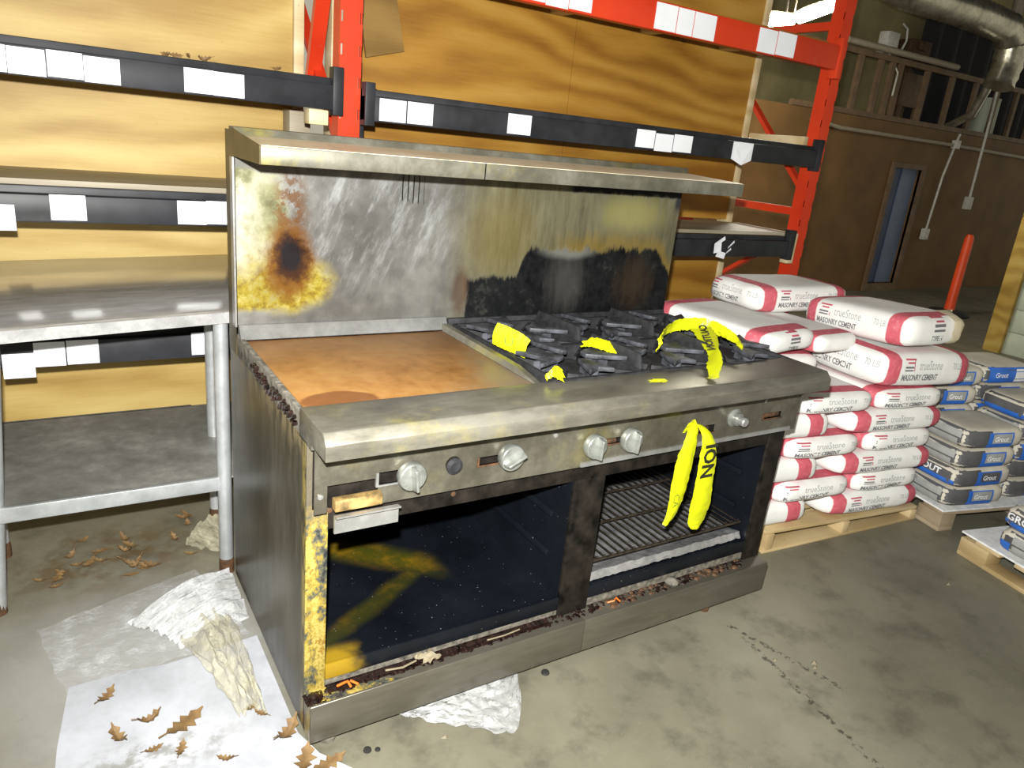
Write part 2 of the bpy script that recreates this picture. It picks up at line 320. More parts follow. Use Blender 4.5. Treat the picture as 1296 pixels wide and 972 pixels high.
M = {}
M['concrete'] = mk_concrete()
M['ply_pale'] = mk_ply('pale_plywood', (.33,.20,.042), (.47,.325,.095), (.59,.45,.17), 1)
M['ply_orange'] = mk_ply('orange_plywood', (.23,.095,.007), (.37,.185,.022), (.47,.27,.05), 4)
M['lumber'] = mk_ply('pale_lumber', (.42,.31,.14), (.60,.48,.27), (.72,.62,.42), 2)
M['ply_dark'] = mk_ply('brown_plywood', (.16,.09,.02), (.27,.16,.045), (.34,.22,.07), 6)
M['deck'] = mk_ply('dusty_deck', (.20,.165,.115), (.33,.285,.205), (.45,.40,.31), 3)
M['red'] = mk_red()
M['black_beam'] = plain('charcoal_beam_paint', (.024,.025,.030), .45, 0, .3, 9, .35)
M['card'] = plain('white_card', (.86,.88,.93), .6, 0, .03, 8)
M['ink'] = plain('grey_ink', (.16,.16,.17), .7)
M['ink_soft'] = plain('faded_grey_ink', (.40,.40,.40), .7)
M['ink_red'] = plain('crimson_ink', (.50,.09,.13), .7)
M['ink_pink'] = plain('pink_pen', (.75,.45,.48), .7)
M['backsplash'] = mk_backsplash()
M['griddle'] = mk_griddle()
M['steel_front'] = mk_steel('worn_steel_front', (.095,.088,.07), (.165,.155,.125), (.25,.235,.195), .34, .5, .5, (.5,1,1.6))
M['steel_kick'] = mk_steel('kick_plate_steel', (.11,.10,.078), (.145,.133,.105), (.185,.172,.14), .3, .55, .15, (.3,1,2))
M['steel_ctrl'] = mk_steel('control_panel_steel', (.075,.068,.052), (.125,.115,.088), (.19,.178,.14), .34, .55, .3)
M['steel_shelf'] = mk_steel('high_shelf_steel', (.07,.066,.048), (.115,.108,.082), (.18,.172,.14), .42, .3, .55)
M['steel_bright'] = mk_steel('brushed_steel', (.24,.24,.23), (.34,.34,.33), (.44,.44,.43), .3, .6)
M['steel_top'] = mk_steel('scuffed_table_top', (.36,.355,.34), (.50,.49,.47), (.66,.65,.63), .14, .55, 0, (.5,1.6,1))
M['table_edge'] = mk_steel('polished_table_edge', (.32,.32,.32), (.45,.45,.45), (.60,.60,.60), .25, .45)
M['galv'] = mk_steel('dull_galvanised_shelf', (.15,.147,.13), (.235,.23,.21), (.36,.35,.32), .5, .3)
M['leg_steel'] = mk_steel('table_leg_steel', (.34,.36,.36), (.45,.47,.48), (.56,.58,.6), .35, .5)
M['shelf_top'] = mk_steel('shelf_painted_reflection', (.62,.54,.36), (.78,.70,.50), (.88,.80,.62), .42, .25)  # cream base colour paints the plywood reflection onto the shelf
M['shelf_brown'] = plain('heat_browned_steel', (.085,.064,.024), .4, .4, .25, 12)
M['side'] = mk_leftpanel()
M['peel'] = mk_peel()
M['peel_tray'] = plain('flaking_rusty_tray', (.26,.17,.06), .6, 0, .9, 25)
M['enamel'] = mk_enamel()
M['black_frame'] = plain('sooty_frame', (.014,.011,.009), .5, .1, .7, 22, .3)
M['cast'] = plain('cast_iron', (.03,.03,.033), .6, .1, .35, 30, .25)
M['cast_top'] = plain('dusty_cast_iron', (.085,.089,.105), .5, .15, .6, 22)
M['well'] = plain('burnt_drip_pan', (.028,.02,.015), .7, 0, .6, 14)
M['gunk'] = plain('burnt_grease', (.014,.006,.005), .22, 0, .8, 60)
M['gunk_grey'] = plain('caked_dirt', (.15,.135,.11), .8, 0, .5, 50)
M['rust'] = plain('rust', (.085,.04,.016), .75, 0, .5, 40)
M['orange_bit'] = plain('orange_wire', (.75,.16,.02), .4)
M['straw'] = plain('dry_straw', (.22,.185,.12), .7)
M['chrome'] = mk_steel('dull_chrome_knob', (.17,.18,.165), (.30,.315,.29), (.44,.46,.43), .26, .65)
M['wire'] = plain('rack_wire', (.07,.055,.04), .4, .6, .4, 60)
M['foil'] = mk_steel('aluminium_foil', (.30,.30,.31), (.46,.46,.48), (.64,.64,.66), .24, .75)
M['yellow'] = plain('caution_tape_yellow', (.50,.53,.006), .4, 0, .03, 10)
M['tape_ink'] = plain('black_print', (.018,.018,.012), .45)
M['tape_faint'] = plain('show_through_print', (.17,.215,.01), .5)
M['brown_wall'] = plain('brown_wall_paint', (.15,.078,.022), .65, 0, .16, 3)
M['brown_trim'] = plain('brown_rail_paint', (.16,.10,.055), .6, 0, .2, 8)
M['beige_wall'] = plain('ochre_back_wall', (.30,.255,.12), .8, 0, .2, 2)
M['dark'] = plain('dark_void_paint', (.012,.012,.016), .8)
M['blue_door'] = plain('blue_door_paint', (.055,.085,.17), .5, 0, .15, 3)
M['blue_pale'] = plain('pale_blue_door_edge', (.16,.21,.32), .5, 0, .1, 3)
M['block'] = plain('pale_green_block_paint', (.50,.55,.44), .6, 0, .06, 10)
M['mortar'] = plain('block_mortar', (.40,.44,.35), .8)
M['jamb'] = mk_ply('ochre_timber', (.30,.18,.03), (.46,.30,.06), (.58,.42,.12), 8)
M['conduit'] = plain('painted_conduit', (.34,.29,.22), .5)
M['conduit_white'] = plain('pale_conduit', (.60,.60,.55), .45)
M['duct'] = mk_steel('foil_duct', (.35,.34,.28), (.60,.58,.48), (.8,.78,.68), .28, .85)
M['orange_post'] = plain('orange_plastic', (.85,.085,.015), .4, 0, .08, 6)
M['rubber'] = plain('black_rubber', (.02,.02,.018), .7)
M['bag'] = mk_bag('cement_bag_paper', .190, .252)
M['bag_short'] = mk_bag('cement_bag_paper_short', .055, .125, 1)
M['cream'] = plain('cream_kraft_paper', (.68,.60,.42), .8, 0, .12, 14)
M['pallet'] = mk_ply('pallet_pine', (.36,.25,.11), (.50,.38,.20), (.62,.50,.30), 9)
M['pallet_old'] = mk_ply('weathered_pallet', (.22,.17,.11), (.34,.27,.18), (.45,.37,.26), 11)
M['g_paper'] = plain('cream_grout_bag_paper', (.60,.56,.47), .75, 0, .1, 12)
M['g_grey'] = plain('slate_grey_print', (.10,.10,.105), .55, 0, .2, 14)
M['g_panel'] = plain('light_grey_print', (.34,.35,.34), .6, 0, .1, 25)
M['g_blue'] = plain('blue_print', (.035,.16,.62), .45, 0, .12, 12)
M['white_ink'] = plain('white_print', (.85,.86,.9), .5)
M['slip'] = plain('white_slip_sheet', (.82,.83,.84), .5)
def mk_leaf():
    k = NM('dry_leaf', .7); n = k.noise(25, 4); c = k.ramp(n, [(.3, (.11,.06,.022)), (.6, (.23,.14,.055)), (.8, (.34,.24,.12))]); k.col(c); return k.m
M['leaf'] = mk_leaf()
def mk_film(name, tint, tr):
    k = NM(name, .18); k.b.inputs['Base Color'].default_value = (*tint, 1); n = k.noise(14, 6, .7)
    k.inp(k.b.inputs['Alpha'], k.ma('ADD', tr, k.mulf(k.ss(n, .45, .7), .35))); k.bump(k.noise(30, 6, .7), .6, .02); return k.m
M['film'] = mk_film('clear_stretch_film', (.66,.62,.46), .42)
M['film_thin'] = mk_film('thin_plastic_sheet', (.80,.81,.84), .16)
M['film_dense'] = mk_film('crumpled_white_film', (.66,.67,.68), .5)
def mk_whitesheet():
    k = NM('dusty_white_sheet', .65); n = k.noise(3.5, 6, .65); m = k.noise(18, 5, .7); X, Y, Z = k.xyz()
    c = k.ramp(n, [(.3, (.30,.31,.335)), (.6, (.50,.515,.56))])
    d = k.mulf(k.blob(X, Y, -.30, .09, .16, .06, n, 1.0, .6), k.ss(m, .45, .6)); c = k.mix(k.mulf(d, .7), c, (.20,.19,.16)); k.col(c); return k.m
M['sheet'] = mk_whitesheet()
def emis(name, c, e):
    k = NM(name); k.b.inputs['Emission Color'].default_value = (*c, 1); k.b.inputs['Emission Strength'].default_value = e; k.b.inputs['Base Color'].default_value = (*c, 1); return k.m
M['tube_light'] = emis('fluorescent_tube', (1, .95, .80), 130)
M['reflector'] = plain('cream_light_reflector', (.75,.68,.42), .4)

# ------------------------------------------------------------------ setting
struct('floor', MB().box(-4, 14, -5, 6.5, -.12, 0), M['concrete'])
struct('wall_back', MB().plate(3.3, 14, -.0, 1.99, 4.1, .16, [(8.335, 8.93, .09, 1.50)]), M['brown_wall'], label='dark brown painted warehouse wall behind the rack')
tr = struct('trim_1', MB().box(8.27,8.335,4.07,4.13,.0,1.56).box(8.93,8.99,4.07,4.13,.0,1.56).box(8.335,8.93,4.07,4.13,1.50,1.56).box(8.335,8.93,4.07,4.13,0,.09), M['brown_trim'])
dr = struct('door_1', MB().box(8.335,8.62,4.165,4.19,.09,1.50), M['blue_door'], label='narrow blue door in the brown wall')
ob('door_panel', MB().box(8.62,8.93,4.15,4.185,.09,1.50), M['blue_pale'], dr, label='paler blue half')  # this half of the door is a paler blue
struct('wall_upper_back', MB().box(3.3,14,5.2,5.3,1.9,5), M['beige_wall'], label='ochre wall behind the mezzanine')
struct('mezzanine_floor', MB().box(3.3,14,4.261,5.2,1.93,1.99), M['brown_trim'])
struct('ceiling', MB().box(-4,14,-5,6.5,4.6,4.7), M['dark'])
# pale block wall stub with timber jamb, each block its own piece
wr = struct('wall_right', MB().box(6.71,6.9,-3.2,1.66,0,3.4), M['mortar'], label='pale green painted concrete block wall')
bl = MB().box(0,.014,0,.392,0,.192).mesh('block', .003)
bl.materials.append(M['block'])
for r in range(9):
    for q in range(9):
        y1 = 1.655-q*.4-(.2 if r % 2 else 0)
        b = link('block', bl, None, wr); b.location = (6.70, y1-.392, r*.2+.004)
        if r % 2 and q == 0:
            b2 = link('block', bl, None, wr); b2.location = (6.70, y1+.008, r*.2+.004); b2.scale = (1, .48, 1)
struct('trim_2', MB().box(6.66,6.92,1.66,1.80,0,3.4), M['jamb'], bevel=.006, label='ochre timber jamb at the end of the block wall')
# mezzanine railing
rl = thing('mezzanine_railing', 'brown mezzanine railing with upright slats above the brown wall', 'railing', (7, 4.12, 2))
ob('top_rail', MB().box(6.3,13,4.10,4.16,2.60,2.66), M['brown_trim'], rl)
ob('bottom_rail', MB().box(6.3,13,4.10,4.16,1.995,2.05), M['brown_trim'], rl)
for x in (6.75,7.25,7.62,7.84,8.0,8.55,9.10,9.66,10.2,10.7,11.2): ob('baluster', MB().box(x,x+.075,4.11,4.15,2.05,2.60), M['brown_trim'], rl)
ob('rail_pipe', MB().tube([(6.9,4.06,2.70),(9.05,4.06,2.70)], .035, 10), M['conduit'], rl, label='pale pipe end lying along the rail')
tag(ob('storage_panel', MB().box(8.62,9.02,4.4,4.44,2.22,2.60).box(8.64,8.68,4.4,4.44,2.0,2.22).box(8.96,9.0,4.4,4.44,2.0,2.22), M['brown_trim'], None, .004), 'brown panel leaning behind the railing slats', 'panel')
tag(ob('dark_curtain', MB().grid(lambda u, v: (9.6+u*4.2, 4.95+.05*math.sin(u*60), 2.0+v*1.5), 90, 4), M['dark'], None, smooth=True), 'black opening curtain behind the mezzanine railing', 'curtain')
tag(ob('white_drum', MB().lathe([(.0,0),(.16,0),(.17,.03),(.165,.5),(.17,.53),(0,.53)], (10.75,4.5,2.0)), M['block'], None, smooth=True), 'pale upright drum behind railing beside the foil duct', 'drum')
ac = thing('wall_box', 'pale grey electrical box above the railing with a loop of cable', 'electrical box', (8.02,4.35,2.75))
ob('box', MB().box(7.93,8.15,4.3,4.42,2.72,2.95), M['conduit_white'], ac, .008)
ob('cable_loop', MB().tube([(8.15,4.33,2.76),(8.27,4.33,2.78),(8.33,4.33,2.9),(8.30,4.33,3.02),(8.2,4.33,3.06)], .012, 6), M['conduit_white'], ac)
ob('cable', MB().tube([(7.98,4.28,2.72),(7.93,4.08,2.5),(7.88,4.05,2.25)], .01, 6), M['conduit_white'], ac)
# conduits on the wall
c1 = thing('wall_conduit', 'thin horizontal conduit run across the brown wall', 'conduit', (9,4.07,1.84))
ob('pipe', MB().tube([(6.6,4.07,1.88),(7.1,4.07,1.84),(9.4,4.07,1.84),(13,4.07,1.80)], .022, 8), M['conduit'], c1)
c2 = thing('switch_conduit', 'pale conduit dropping to a switch box beside blue door', 'conduit', (9.3,4.07,.7))
ob('pipe', MB().tube([(9.50,4.06,1.98),(9.46,4.06,1.86),(9.36,4.06,1.45),(9.31,4.06,.78)], .014, 8), M['conduit_white'], c2)
ob('junction_box', MB().box(9.41,9.51,4.02,4.09,1.80,1.90), M['conduit_white'], c2, .006)
ob('switch_box', MB().box(9.25,9.36,4.03,4.09,.66,.80), M['conduit_white'], c2, .006)
c3 = thing('drop_cord', 'white pull cord hanging from the ceiling with a pendant box', 'cord', (9.98,4.0,1.1))
ob('cord', MB().tube([(9.80,3.95,4.0),(9.83,3.95,3.2),(9.90,3.95,2.0),(9.93,3.95,1.22)], .016, 8), M['conduit_white'], c3)
ob('pendant_box', MB().box(9.88,9.97,3.91,3.99,1.08,1.24), M['conduit_white'], c3, .008)
# foil duct
def ribbed(pts, r):
    out = []; rs = []
    for i in range(len(pts)-1):
        a = Vector(pts[i]); b = Vector(pts[i+1]); n = max(2, int((b-a).length/.05))
        for k in range(n): out.append(a.lerp(b, k/n)); rs.append(r*(1.0 if (len(rs) % 2) else .93))
    out.append(Vector(pts[-1])); rs.append(r); return out, rs
pp, rr = ribbed([(5.9,3.6,3.25),(7.0,3.6,3.13),(8.2,3.6,3.13),(9.0,3.6,3.10),(9.22,3.6,2.98),(9.24,3.6,2.72),(9.18,3.6,2.50)], .17)
tag(ob('foil_duct', MB().tube(pp, rr, 16), M['duct']), 'silver flexible foil duct with an elbow under the ceiling', 'duct')
tag(ob('grey_pipe', MB().tube([(9.3,3.7,4.4),(9.32,3.7,3.2),(9.4,3.7,3.05)], .06, 10), M['conduit']), 'grey pipe rising into the ceiling above the duct elbow', 'pipe')
pp2, rr2 = ribbed([(9.25,3.75,2.5),(9.35,3.9,2.2),(9.42,4.2,2.06)], .05)
tag(ob('foil_hose', MB().tube(pp2, rr2, 10), M['duct']), 'thin crinkled foil hose hanging below the duct elbow', 'hose')
tag(ob('red_machine', MB().box(8.75,9.15,4.5,4.8,2.85,3.0).box(8.9,9.0,4.6,4.7,2.0,2.85).box(8.85,9.0,4.45,4.5,2.88,2.97), M['rust'], None, .01), 'rusty red unit in the dark above the railing', 'machine')
# ceiling lights
for (p, q, lab) in (((4.25,3.0,2.40),(4.72,3.0,2.44),'short bright fluorescent lamp behind the red beam'), ((4.82,3.0,2.50),(5.30,3.0,2.69),'long bright fluorescent lamp beside the right red upright')):
    t = thing('fluorescent_lamp', lab, 'lamp', p, 'fluorescent lamps')
    a = Vector(p); b = Vector(q)
    ob('tube', MB().tube([a, b], .045, 10), M['tube_light'], t)
    for e in (a, b): ob('hanger_rod', MB().tube([e+Vector((0,.06,.04)), (e.x, e.y+.06, 4.6)], .008, 6), M['conduit'], t)
    ob('reflector', MB().add([a+Vector((0,-.02,.06)), b+Vector((0,-.02,.06)), b+Vector((0,.24,-.06)), a+Vector((0,.24,-.06)), a+Vector((0,-.02,.075)), b+Vector((0,-.02,.075)), b+Vector((0,.24,-.045)), a+Vector((0,.24,-.045))],
       [(0,1,2,3),(7,6,5,4),(0,4,5,1),(1,5,6,2),(2,6,7,3),(3,7,4,0)]), M['reflector'], t)
# stanchion
st = thing('safety_stanchion', 'orange plastic post standing on a black rubber base', 'stanchion', (8.055,2.87,0))
ob('base', MB().lathe([(0,0),(.21,0),(.215,.02),(.19,.045),(.07,.06),(0,.06)], (8.055,2.87,0), n=28), M['rubber'], st, smooth=True)
ob('post', MB().lathe([(0,.06),(.055,.06),(.052,.1),(.046,.84),(.03,.88),(0,.885)], (8.055,2.87,0)), M['orange_post'], st, smooth=True)
# ------------------------------------------------------------------ pallet rack
rk = thing('pallet_rack', 'red and charcoal pallet rack backed with plywood behind the range', 'rack', (.51, 1.22, 0))
FY = 1.22
def upright(cx, ztop=3.2):
    """front channel of an upright frame with two columns of slots"""
    holes = []
    z = .08
    while z < ztop-.06:
        holes += [(cx-.038, cx-.028, z, z+.034), (cx+.028, cx+.038, z, z+.034)]; z += .1
    mb = MB().plate(cx-.038, cx+.038, 0, ztop, FY, .004, holes)
    mb.box(cx-.038, cx-.034, FY+.004, FY+.07, 0, ztop).box(cx+.034, cx+.038, FY+.004, FY+.07, 0, ztop)
    u = ob('upright', mb, M['red'], rk)
    ob('slot_backing', MB().box(cx-.033, cx+.033, FY+.012, FY+.016, 0, ztop), M['deck'] if cx < 1 else M['black_frame'], u)  # added backing: dark one at right stands in for shade inside the hollow
    ob('base_plate', MB().box(cx-.06, cx+.06, FY-.02, FY+.10, 0, .006), M['red'], u)
    r = ob('rear_upright', MB().box(cx-.038, cx+.038, 2.06, 2.13, 0, ztop), M['red'], rk)
    return u
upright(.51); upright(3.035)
for cx in (.51, 3.035):
    for (ya, za, yb, zb) in ((2.06, 2.02, 1.29, 1.28), (1.29, 2.9, 2.06, 2.1), (2.06, .50, 1.29, 1.02)):
        ob('diagonal_brace', MB().bar((cx, ya, za), (cx, yb, zb), .022, .04, (1,0,0)), M['red'], rk)
    for z in (.25, 1.15, 2.06): ob('cross_brace', MB().bar((cx, 1.28, z), (cx, 2.07, z), .022, .04), M['red'], rk)
ob('diagonal_brace', MB().bar((.50, 1.62, 1.46), (.46, 1.30, 1.95), .03, .05, (1,0,0)), M['red'], rk)
# step beams: face + ledge + end connector
def beam(x0, x1, z0, z1, m, step=True):
    b = ob('beam', MB().prism([(FY-.045, z0), (FY-.045, z1-.022), (FY-.018, z1-.022), (FY-.018, z1), (FY, z1), (FY, z0)] if step else [(FY-.045, z0), (FY-.045, z1), (FY, z1), (FY, z0)], x0, x1), m, rk, .003)
    for x in (x0, x1-.035): ob('end_connector', MB().box(x, x+.035, FY-.050, FY-.002, z0-.04 if m is M['red'] else z0-.015, z1+.035 if x > x0 or not step else z1+.02), m, b, .002)
    return b
BF = FY-.047
def cards(b, z0, z1, spans, low={}, tilt=.003):
    for i, (a, c) in enumerate(spans):
        dz = low.get(i, 0); mb = MB()
        if dz == 'point':
            mb.add([(a, BF, z1), (c, BF, z1), (c, BF, z0-.005), ((a+c)/2, BF-.006, z0-.03), (a, BF, z0-.005)], [(0,1,2,3,4)])
            mb.add([(a, BF+.0012, z1), (c, BF+.0012, z1), (c, BF+.0012, z0-.005), ((a+c)/2, BF-.0045, z0-.03), (a, BF+.0012, z0-.005)], [(4,3,2,1,0)])
        else:
            g = random.uniform(-tilt, tilt)
            mb.box(a, c, BF-.0006, BF+.0012, z0-dz+g, z1-dz+g)
        o = ob('label_card', mb, M['card'], b)
LT = beam(-2.02, .472, 1.402, 1.502, M['black_beam'])
cards(LT, 1.408, 1.476, [(-.505,-.456),(-.454,-.367),(-.363,-.278),(-.276,-.186),(-.017,.066),(.066,.155)])
t = MB(); vs, fs = text_mb('15', .03); t.add([(-.42+x, BF-.0012, 1.432+y) for x, y, z in vs], fs); ob('pencil_mark', t, M['ink_pink'], LT)
LM = beam(-2.02, .472, 1.012, 1.112, M['black_beam'])
cards(LM, 1.020, 1.092, [(-.535,-.474),(-.388,-.298),(-.051,.033),(.033,.103)], {0: .030})
LL = beam(-2.02, .472, .578, .678, M['black_beam'])
cards(LL, .586, .662, [(-.547,-.466),(-.466,-.385),(-.381,-.295),(-.026,.042)], {0: .035, 1: .004, 2: .004})
RM = beam(.548, 2.998, 1.380, 1.484, M['black_beam'])
cards(RM, 1.388, 1.460, [(.6,.698),(.704,.802),(1.115,1.22),(1.754,1.857),(1.862,1.965),(1.97,2.081),(2.344,2.48)], {4: .006, 6: 'point'})
RR = beam(.548, 2.998, 1.846, 1.955, M['red'], False)
cards(RR, 1.852, 1.95, [(1.121,1.228),(1.231,1.332),(1.336,1.441),(1.763,1.88),(1.885,1.975),(1.98,2.106),(2.38,2.501),(2.507,2.633)])
RL = beam(.548, 2.93, .925, 1.028, M['black_beam'])
# torn remains of a label on the low right beam
tl = MB()
for (x, z, w, h, r) in ((2.37,1.00,.07,.02,.5),(2.36,.97,.05,.05,.2),(2.45,.985,.05,.012,.7),(2.44,.955,.035,.012,.6),(2.39,.935,.06,.03,-.2)):
    c, s_ = math.cos(r), math.sin(r)
    tl.add([(x+c*a*w/2-s_*b*h/2, BF-.001-.002*i, z+s_*a*w/2+c*b*h/2) for i, (a, b) in enumerate(((-1,-1),(1,-1),(1,1),(-1,1)))], [(0,1,2,3)])
ob('torn_label', tl, M['card'], RL)
# plywood backs, decks, timber framing
PY = 1.625
def panel(x0, x1, z0, z1, m): return ob('plywood_back', MB().box(x0, x1, PY, PY+.015, z0, z1), m, rk)
panel(-2.0, -.80, .06, 2.6, M['ply_pale']); panel(-.795, .432, 1.12, 2.6, M['ply_pale']); panel(-.795, .432, .06, 1.10, M['ply_pale'])
panel(.60, 1.70, 1.06, 2.3, M['ply_orange']); panel(1.703, 2.885, 1.06, 2.3, M['ply_orange']); panel(.60, 2.885, .06, 1.03, M['ply_orange'])
for x in (.434, .575, 2.887): ob('timber_stud', MB().box(x, x+.038, PY-.012, PY+.07, .02, 2.6), M['lumber'], rk, .003)
for x in (-1.3, -.45): ob('timber_stud', MB().box(x, x+.038, PY+.016, PY+.09, .02, 2.6), M['lumber'], rk, .003)
def deck(x0, x1, z, m=M['deck']): return ob('deck_board', MB().box(x0, x1, FY+.002, PY, z, z+.016), m, rk)
deck(-2.0, -.80, 1.112); deck(-.795, .43, 1.112); deck(-2, .43, 1.482); deck(-2, .43, .66)
deck(.58, 2.925, 1.462); deck(.58, 1.75, 1.03); deck(1.753, 2.925, 1.03); deck(.58, 2.925, 1.955, M['ply_orange'])
for z in (1.478, 1.046): ob('side_cleat', MB().box(2.928, 2.966, FY+.03, PY-.014, z-(.10 if z < 1.2 else 0), z+.05 if z > 1.2 else z), M['lumber'], rk, .003)
ob('end_block', MB().box(2.934, 2.985, FY-.02, FY+.028, .885, 1.045), M['lumber'], rk, .004)
for x in (.98, 1.55, 2.07, 2.6): ob('joist', MB().box(x, x+.07, FY+.004, PY-.001, 1.905, 1.953), M['lumber'], rk, .003)
ob('front_ledger', MB().box(.60, 2.93, FY+.003, FY+.05, 1.86, 1.903), M['lumber'], rk, .003)
ob('deck_end_block', MB().box(.36, .425, FY-.04, FY+.02, 1.352, 1.40), M['lumber'], rk, .003)
ob('deck_end_block', MB().box(.392, .470, FY+.30, PY-.015, 1.27, 1.395), M['deck'], rk, .003)
ob('timber_post', MB().box(.563, .587, FY+.06, FY+.10, .1, 1.44), M['black_beam'], rk, .003)
# loose pieces on the rack
tag(ob('plywood_offcut', MB().add([(.60,1.50,1.99),(.755,1.52,1.99),(.86,1.585,1.655),(.70,1.575,1.612),(.60,1.513,1.99),(.755,1.533,1.99),(.86,1.598,1.655),(.70,1.588,1.612)],
    [(3,2,1,0),(4,5,6,7),(0,1,5,4),(1,2,6,5),(2,3,7,6),(3,0,4,7)]), M['ply_dark']), 'tapering brown plywood offcut hanging beside the red upright', 'board')
# dry leaves on top of the upper left beam
def leaf_mesh(L, curl, seed):
    rnd = random.Random(seed); mb = MB(); pts = []
    N = 9
    for i in range(N+1):
        t = i/N; w = math.sin(math.pi*min(1, t*.95+.04))**.8*(.17 + (.10 if i % 2 else -.05))*L
        pts.append((t, w*rnd.uniform(.8, 1.15), w*rnd.uniform(.8, 1.15)))
    vs = []
    for t, a, b in pts:
        x = (t-.5)*L; z = curl*L*(4*(t-.5)**2)
        vs += [(x, -a, z+abs(a)*curl*1.2), (x, 0, z), (x, b, z+abs(b)*curl*1.6)]
    fs = []
    for i in range(N): fs += [(3*i, 3*i+1, 3*i+4, 3*i+3), (3*i+1, 3*i+2, 3*i+5, 3*i+4)]
    mb.add(vs, fs); mb.tube([(-.5*L-.22*L, 0, curl*L*1.3), (-.5*L, 0, curl*L)], L*.018, 5); me = mb.mesh('leaf', smooth=True); me.materials.append(M['leaf']); return me
LV = [leaf_mesh(.1, c, i) for i, c in enumerate((.12, .25, .4, .18))]
def leaf(x, y, sc, rz, k, label, group, z=.004, rx=0.0):
    o = link('dry_leaf', LV[k % 4]); o.location = (x, y, z); o.scale = (sc,)*3; o.rotation_euler = (rx, 0, rz); return tag(o, label, 'leaf', group)
for i, (x, z) in enumerate(((-.03,1.507),(.0,1.509),(.045,1.506),(-.055,1.506),(.27,1.508))):
    leaf(x, FY-.002, .42, i*1.3, i, 'curled dry leaf scrap on the upper left charcoal beam', 'leaf scraps on the beam', z, .9)

# ------------------------------------------------------------------ steel work table, pushed into the rack bay
tb = thing('work_table', 'stainless steel work table with lower shelf left of the range', 'table', (-.28, 1.1, 0))
def topz(x): return .828+(x+.5)*.036
tv = []
for x in (-.62, .20):
    y0 = .705+(x+.5)*.07; z = topz(x)
    tv += [(x, y0, z-.038), (x, y0-.006, z-.006), (x, y0+.012, z), (x, 1.58, z), (x, 1.58, z-.02), (x, y0+.02, z-.02), (x, y0+.02, z-.038)]
n = 7
ob('table_top', MB().add(tv, [tuple(range(n))[::-1], tuple(range(n, 2*n))]+[(i, (i+1) % n, n+(i+1) % n, n+i) for i in range(n)]), M['steel_top'], tb, .002)
ob('front_edge', MB().add([(-.60, .692, topz(-.6)-.037), (.2, .7483, topz(.2)-.037), (.2, .7483, topz(.2)-.006), (-.60, .692, topz(-.6)-.006), (-.60, .698, topz(-.6)-.037), (.2, .7543, topz(.2)-.037), (.2, .7543, topz(.2)-.006), (-.60, .698, topz(-.6)-.006)],
   [(0,1,2,3),(7,6,5,4),(0,4,5,1),(1,5,6,2),(2,6,7,3),(3,7,4,0)]), M['table_edge'], tb, label='bright rolled front edge')
ob('lower_shelf', MB().box(-.62, .15, .768, 1.40, .318, .324), M['galv'], tb)
ob('shelf_lip', MB().box(-.585, -.004, .755, .768, .286, .330), M['leg_steel'], tb, .003, label='pale front lip with rust spots')
ob('shelf_lip', MB().box(-.62, .0, 1.395, 1.41, .286, .324), M['galv'], tb)
ob('leg', MB().tube([(-.545, .775, .80), (-.575, .782, .4), (-.606, .79, .0)], .021, 14), M['leg_steel'], tb)
ob('leg', MB().tube([(-.012, .765, .81), (-.012, .765, 0)], .0205, 14), M['leg_steel'], tb)
ob('leg', MB().tube([(.022, 1.10, .81), (.022, 1.10, 0)], .0205, 14), M['leg_steel'], tb)
ob('leg', MB().tube([(-.60, 1.10, .80), (-.60, 1.10, 0)], .0205, 14), M['leg_steel'], tb)
for (x, y) in ((-.606,.79),(-.012,.765),(.022,1.10),(-.60,1.10)): ob('foot', MB().lathe([(0,0),(.0225,0),(.0225,.04),(.0208,.05),(0,.05)], (x, y, 0), n=14), M['rust'], tb, smooth=True)

# ------------------------------------------------------------------ the range
RW = 1.524
rg = thing('gas_range', 'burnt and rusted stainless gas range with griddle and twin open ovens', 'range', (.76, .3, 0))
ob('left_panel', MB().box(.0, .012, .0, .70, .03, .752), M['side'], rg, .002)
ob('left_top_rail', MB().prism([(.012,.748),(.012,.800),(.60,.805),(.695,.83),(.695,.752)], .001, .014), M['gunk_grey'], rg, .002, label='grease caked rail above the side panel')
gk = MB()
for i in range(46):
    t = i/46; y = .07+t*.36; z = .775+random.uniform(-.012,.012); r = random.uniform(.005,.012)
    gk.lathe([(0,-.4*r),(r,-.2*r),(r*.8,.4*r),(0,.6*r)], (-.001, y, z), n=7)
ob('grease_crust', gk, M['gunk'], rg, smooth=True)['kind'] = 'stuff'
ob('right_panel', MB().box(RW-.012, RW, .0, .70, .03, .80), M['steel_ctrl'], rg, .002)
ob('back_panel', MB().box(.012, RW-.012, .69, .70, .03, .80), M['steel_ctrl'], rg)
# backsplash riser and high shelf
ob('backsplash', MB().grid(lambda u, v: (u*RW, .617, .80+v*.475), 60, 20), M['backsplash'], rg)
ob('riser_back', MB().box(.004, RW-.002, .622, .698, .80, 1.31), M['steel_ctrl'], rg)
ob('riser_side', MB().box(-.001, .004, .617, .70, .752, 1.325), M['shelf_brown'], rg)
ob('side_flange', MB().box(-.004, .001, .612, .640, .83, 1.262), M['steel_bright'], rg)
sh = ob('high_shelf', MB().prism([(.345,1.264),(.345,1.304),(.353,1.304),(.60,1.314),(.608,1.333),(.660,1.333),(.660,1.285),(.36,1.285),(.36,1.264)], 0, RW), M['steel_shelf'], rg, .0015)
ob('shelf_end', MB().add([(.0,.346,1.264),(.0,.346,1.304),(.0,.62,1.330),(.0,.62,1.264),(-.003,.346,1.264),(-.003,.346,1.304),(-.003,.62,1.330),(-.003,.62,1.264)], [(0,1,2,3),(7,6,5,4),(0,4,5,1),(1,5,6,2),(2,6,7,3),(3,7,4,0)]), M['shelf_brown'], sh)
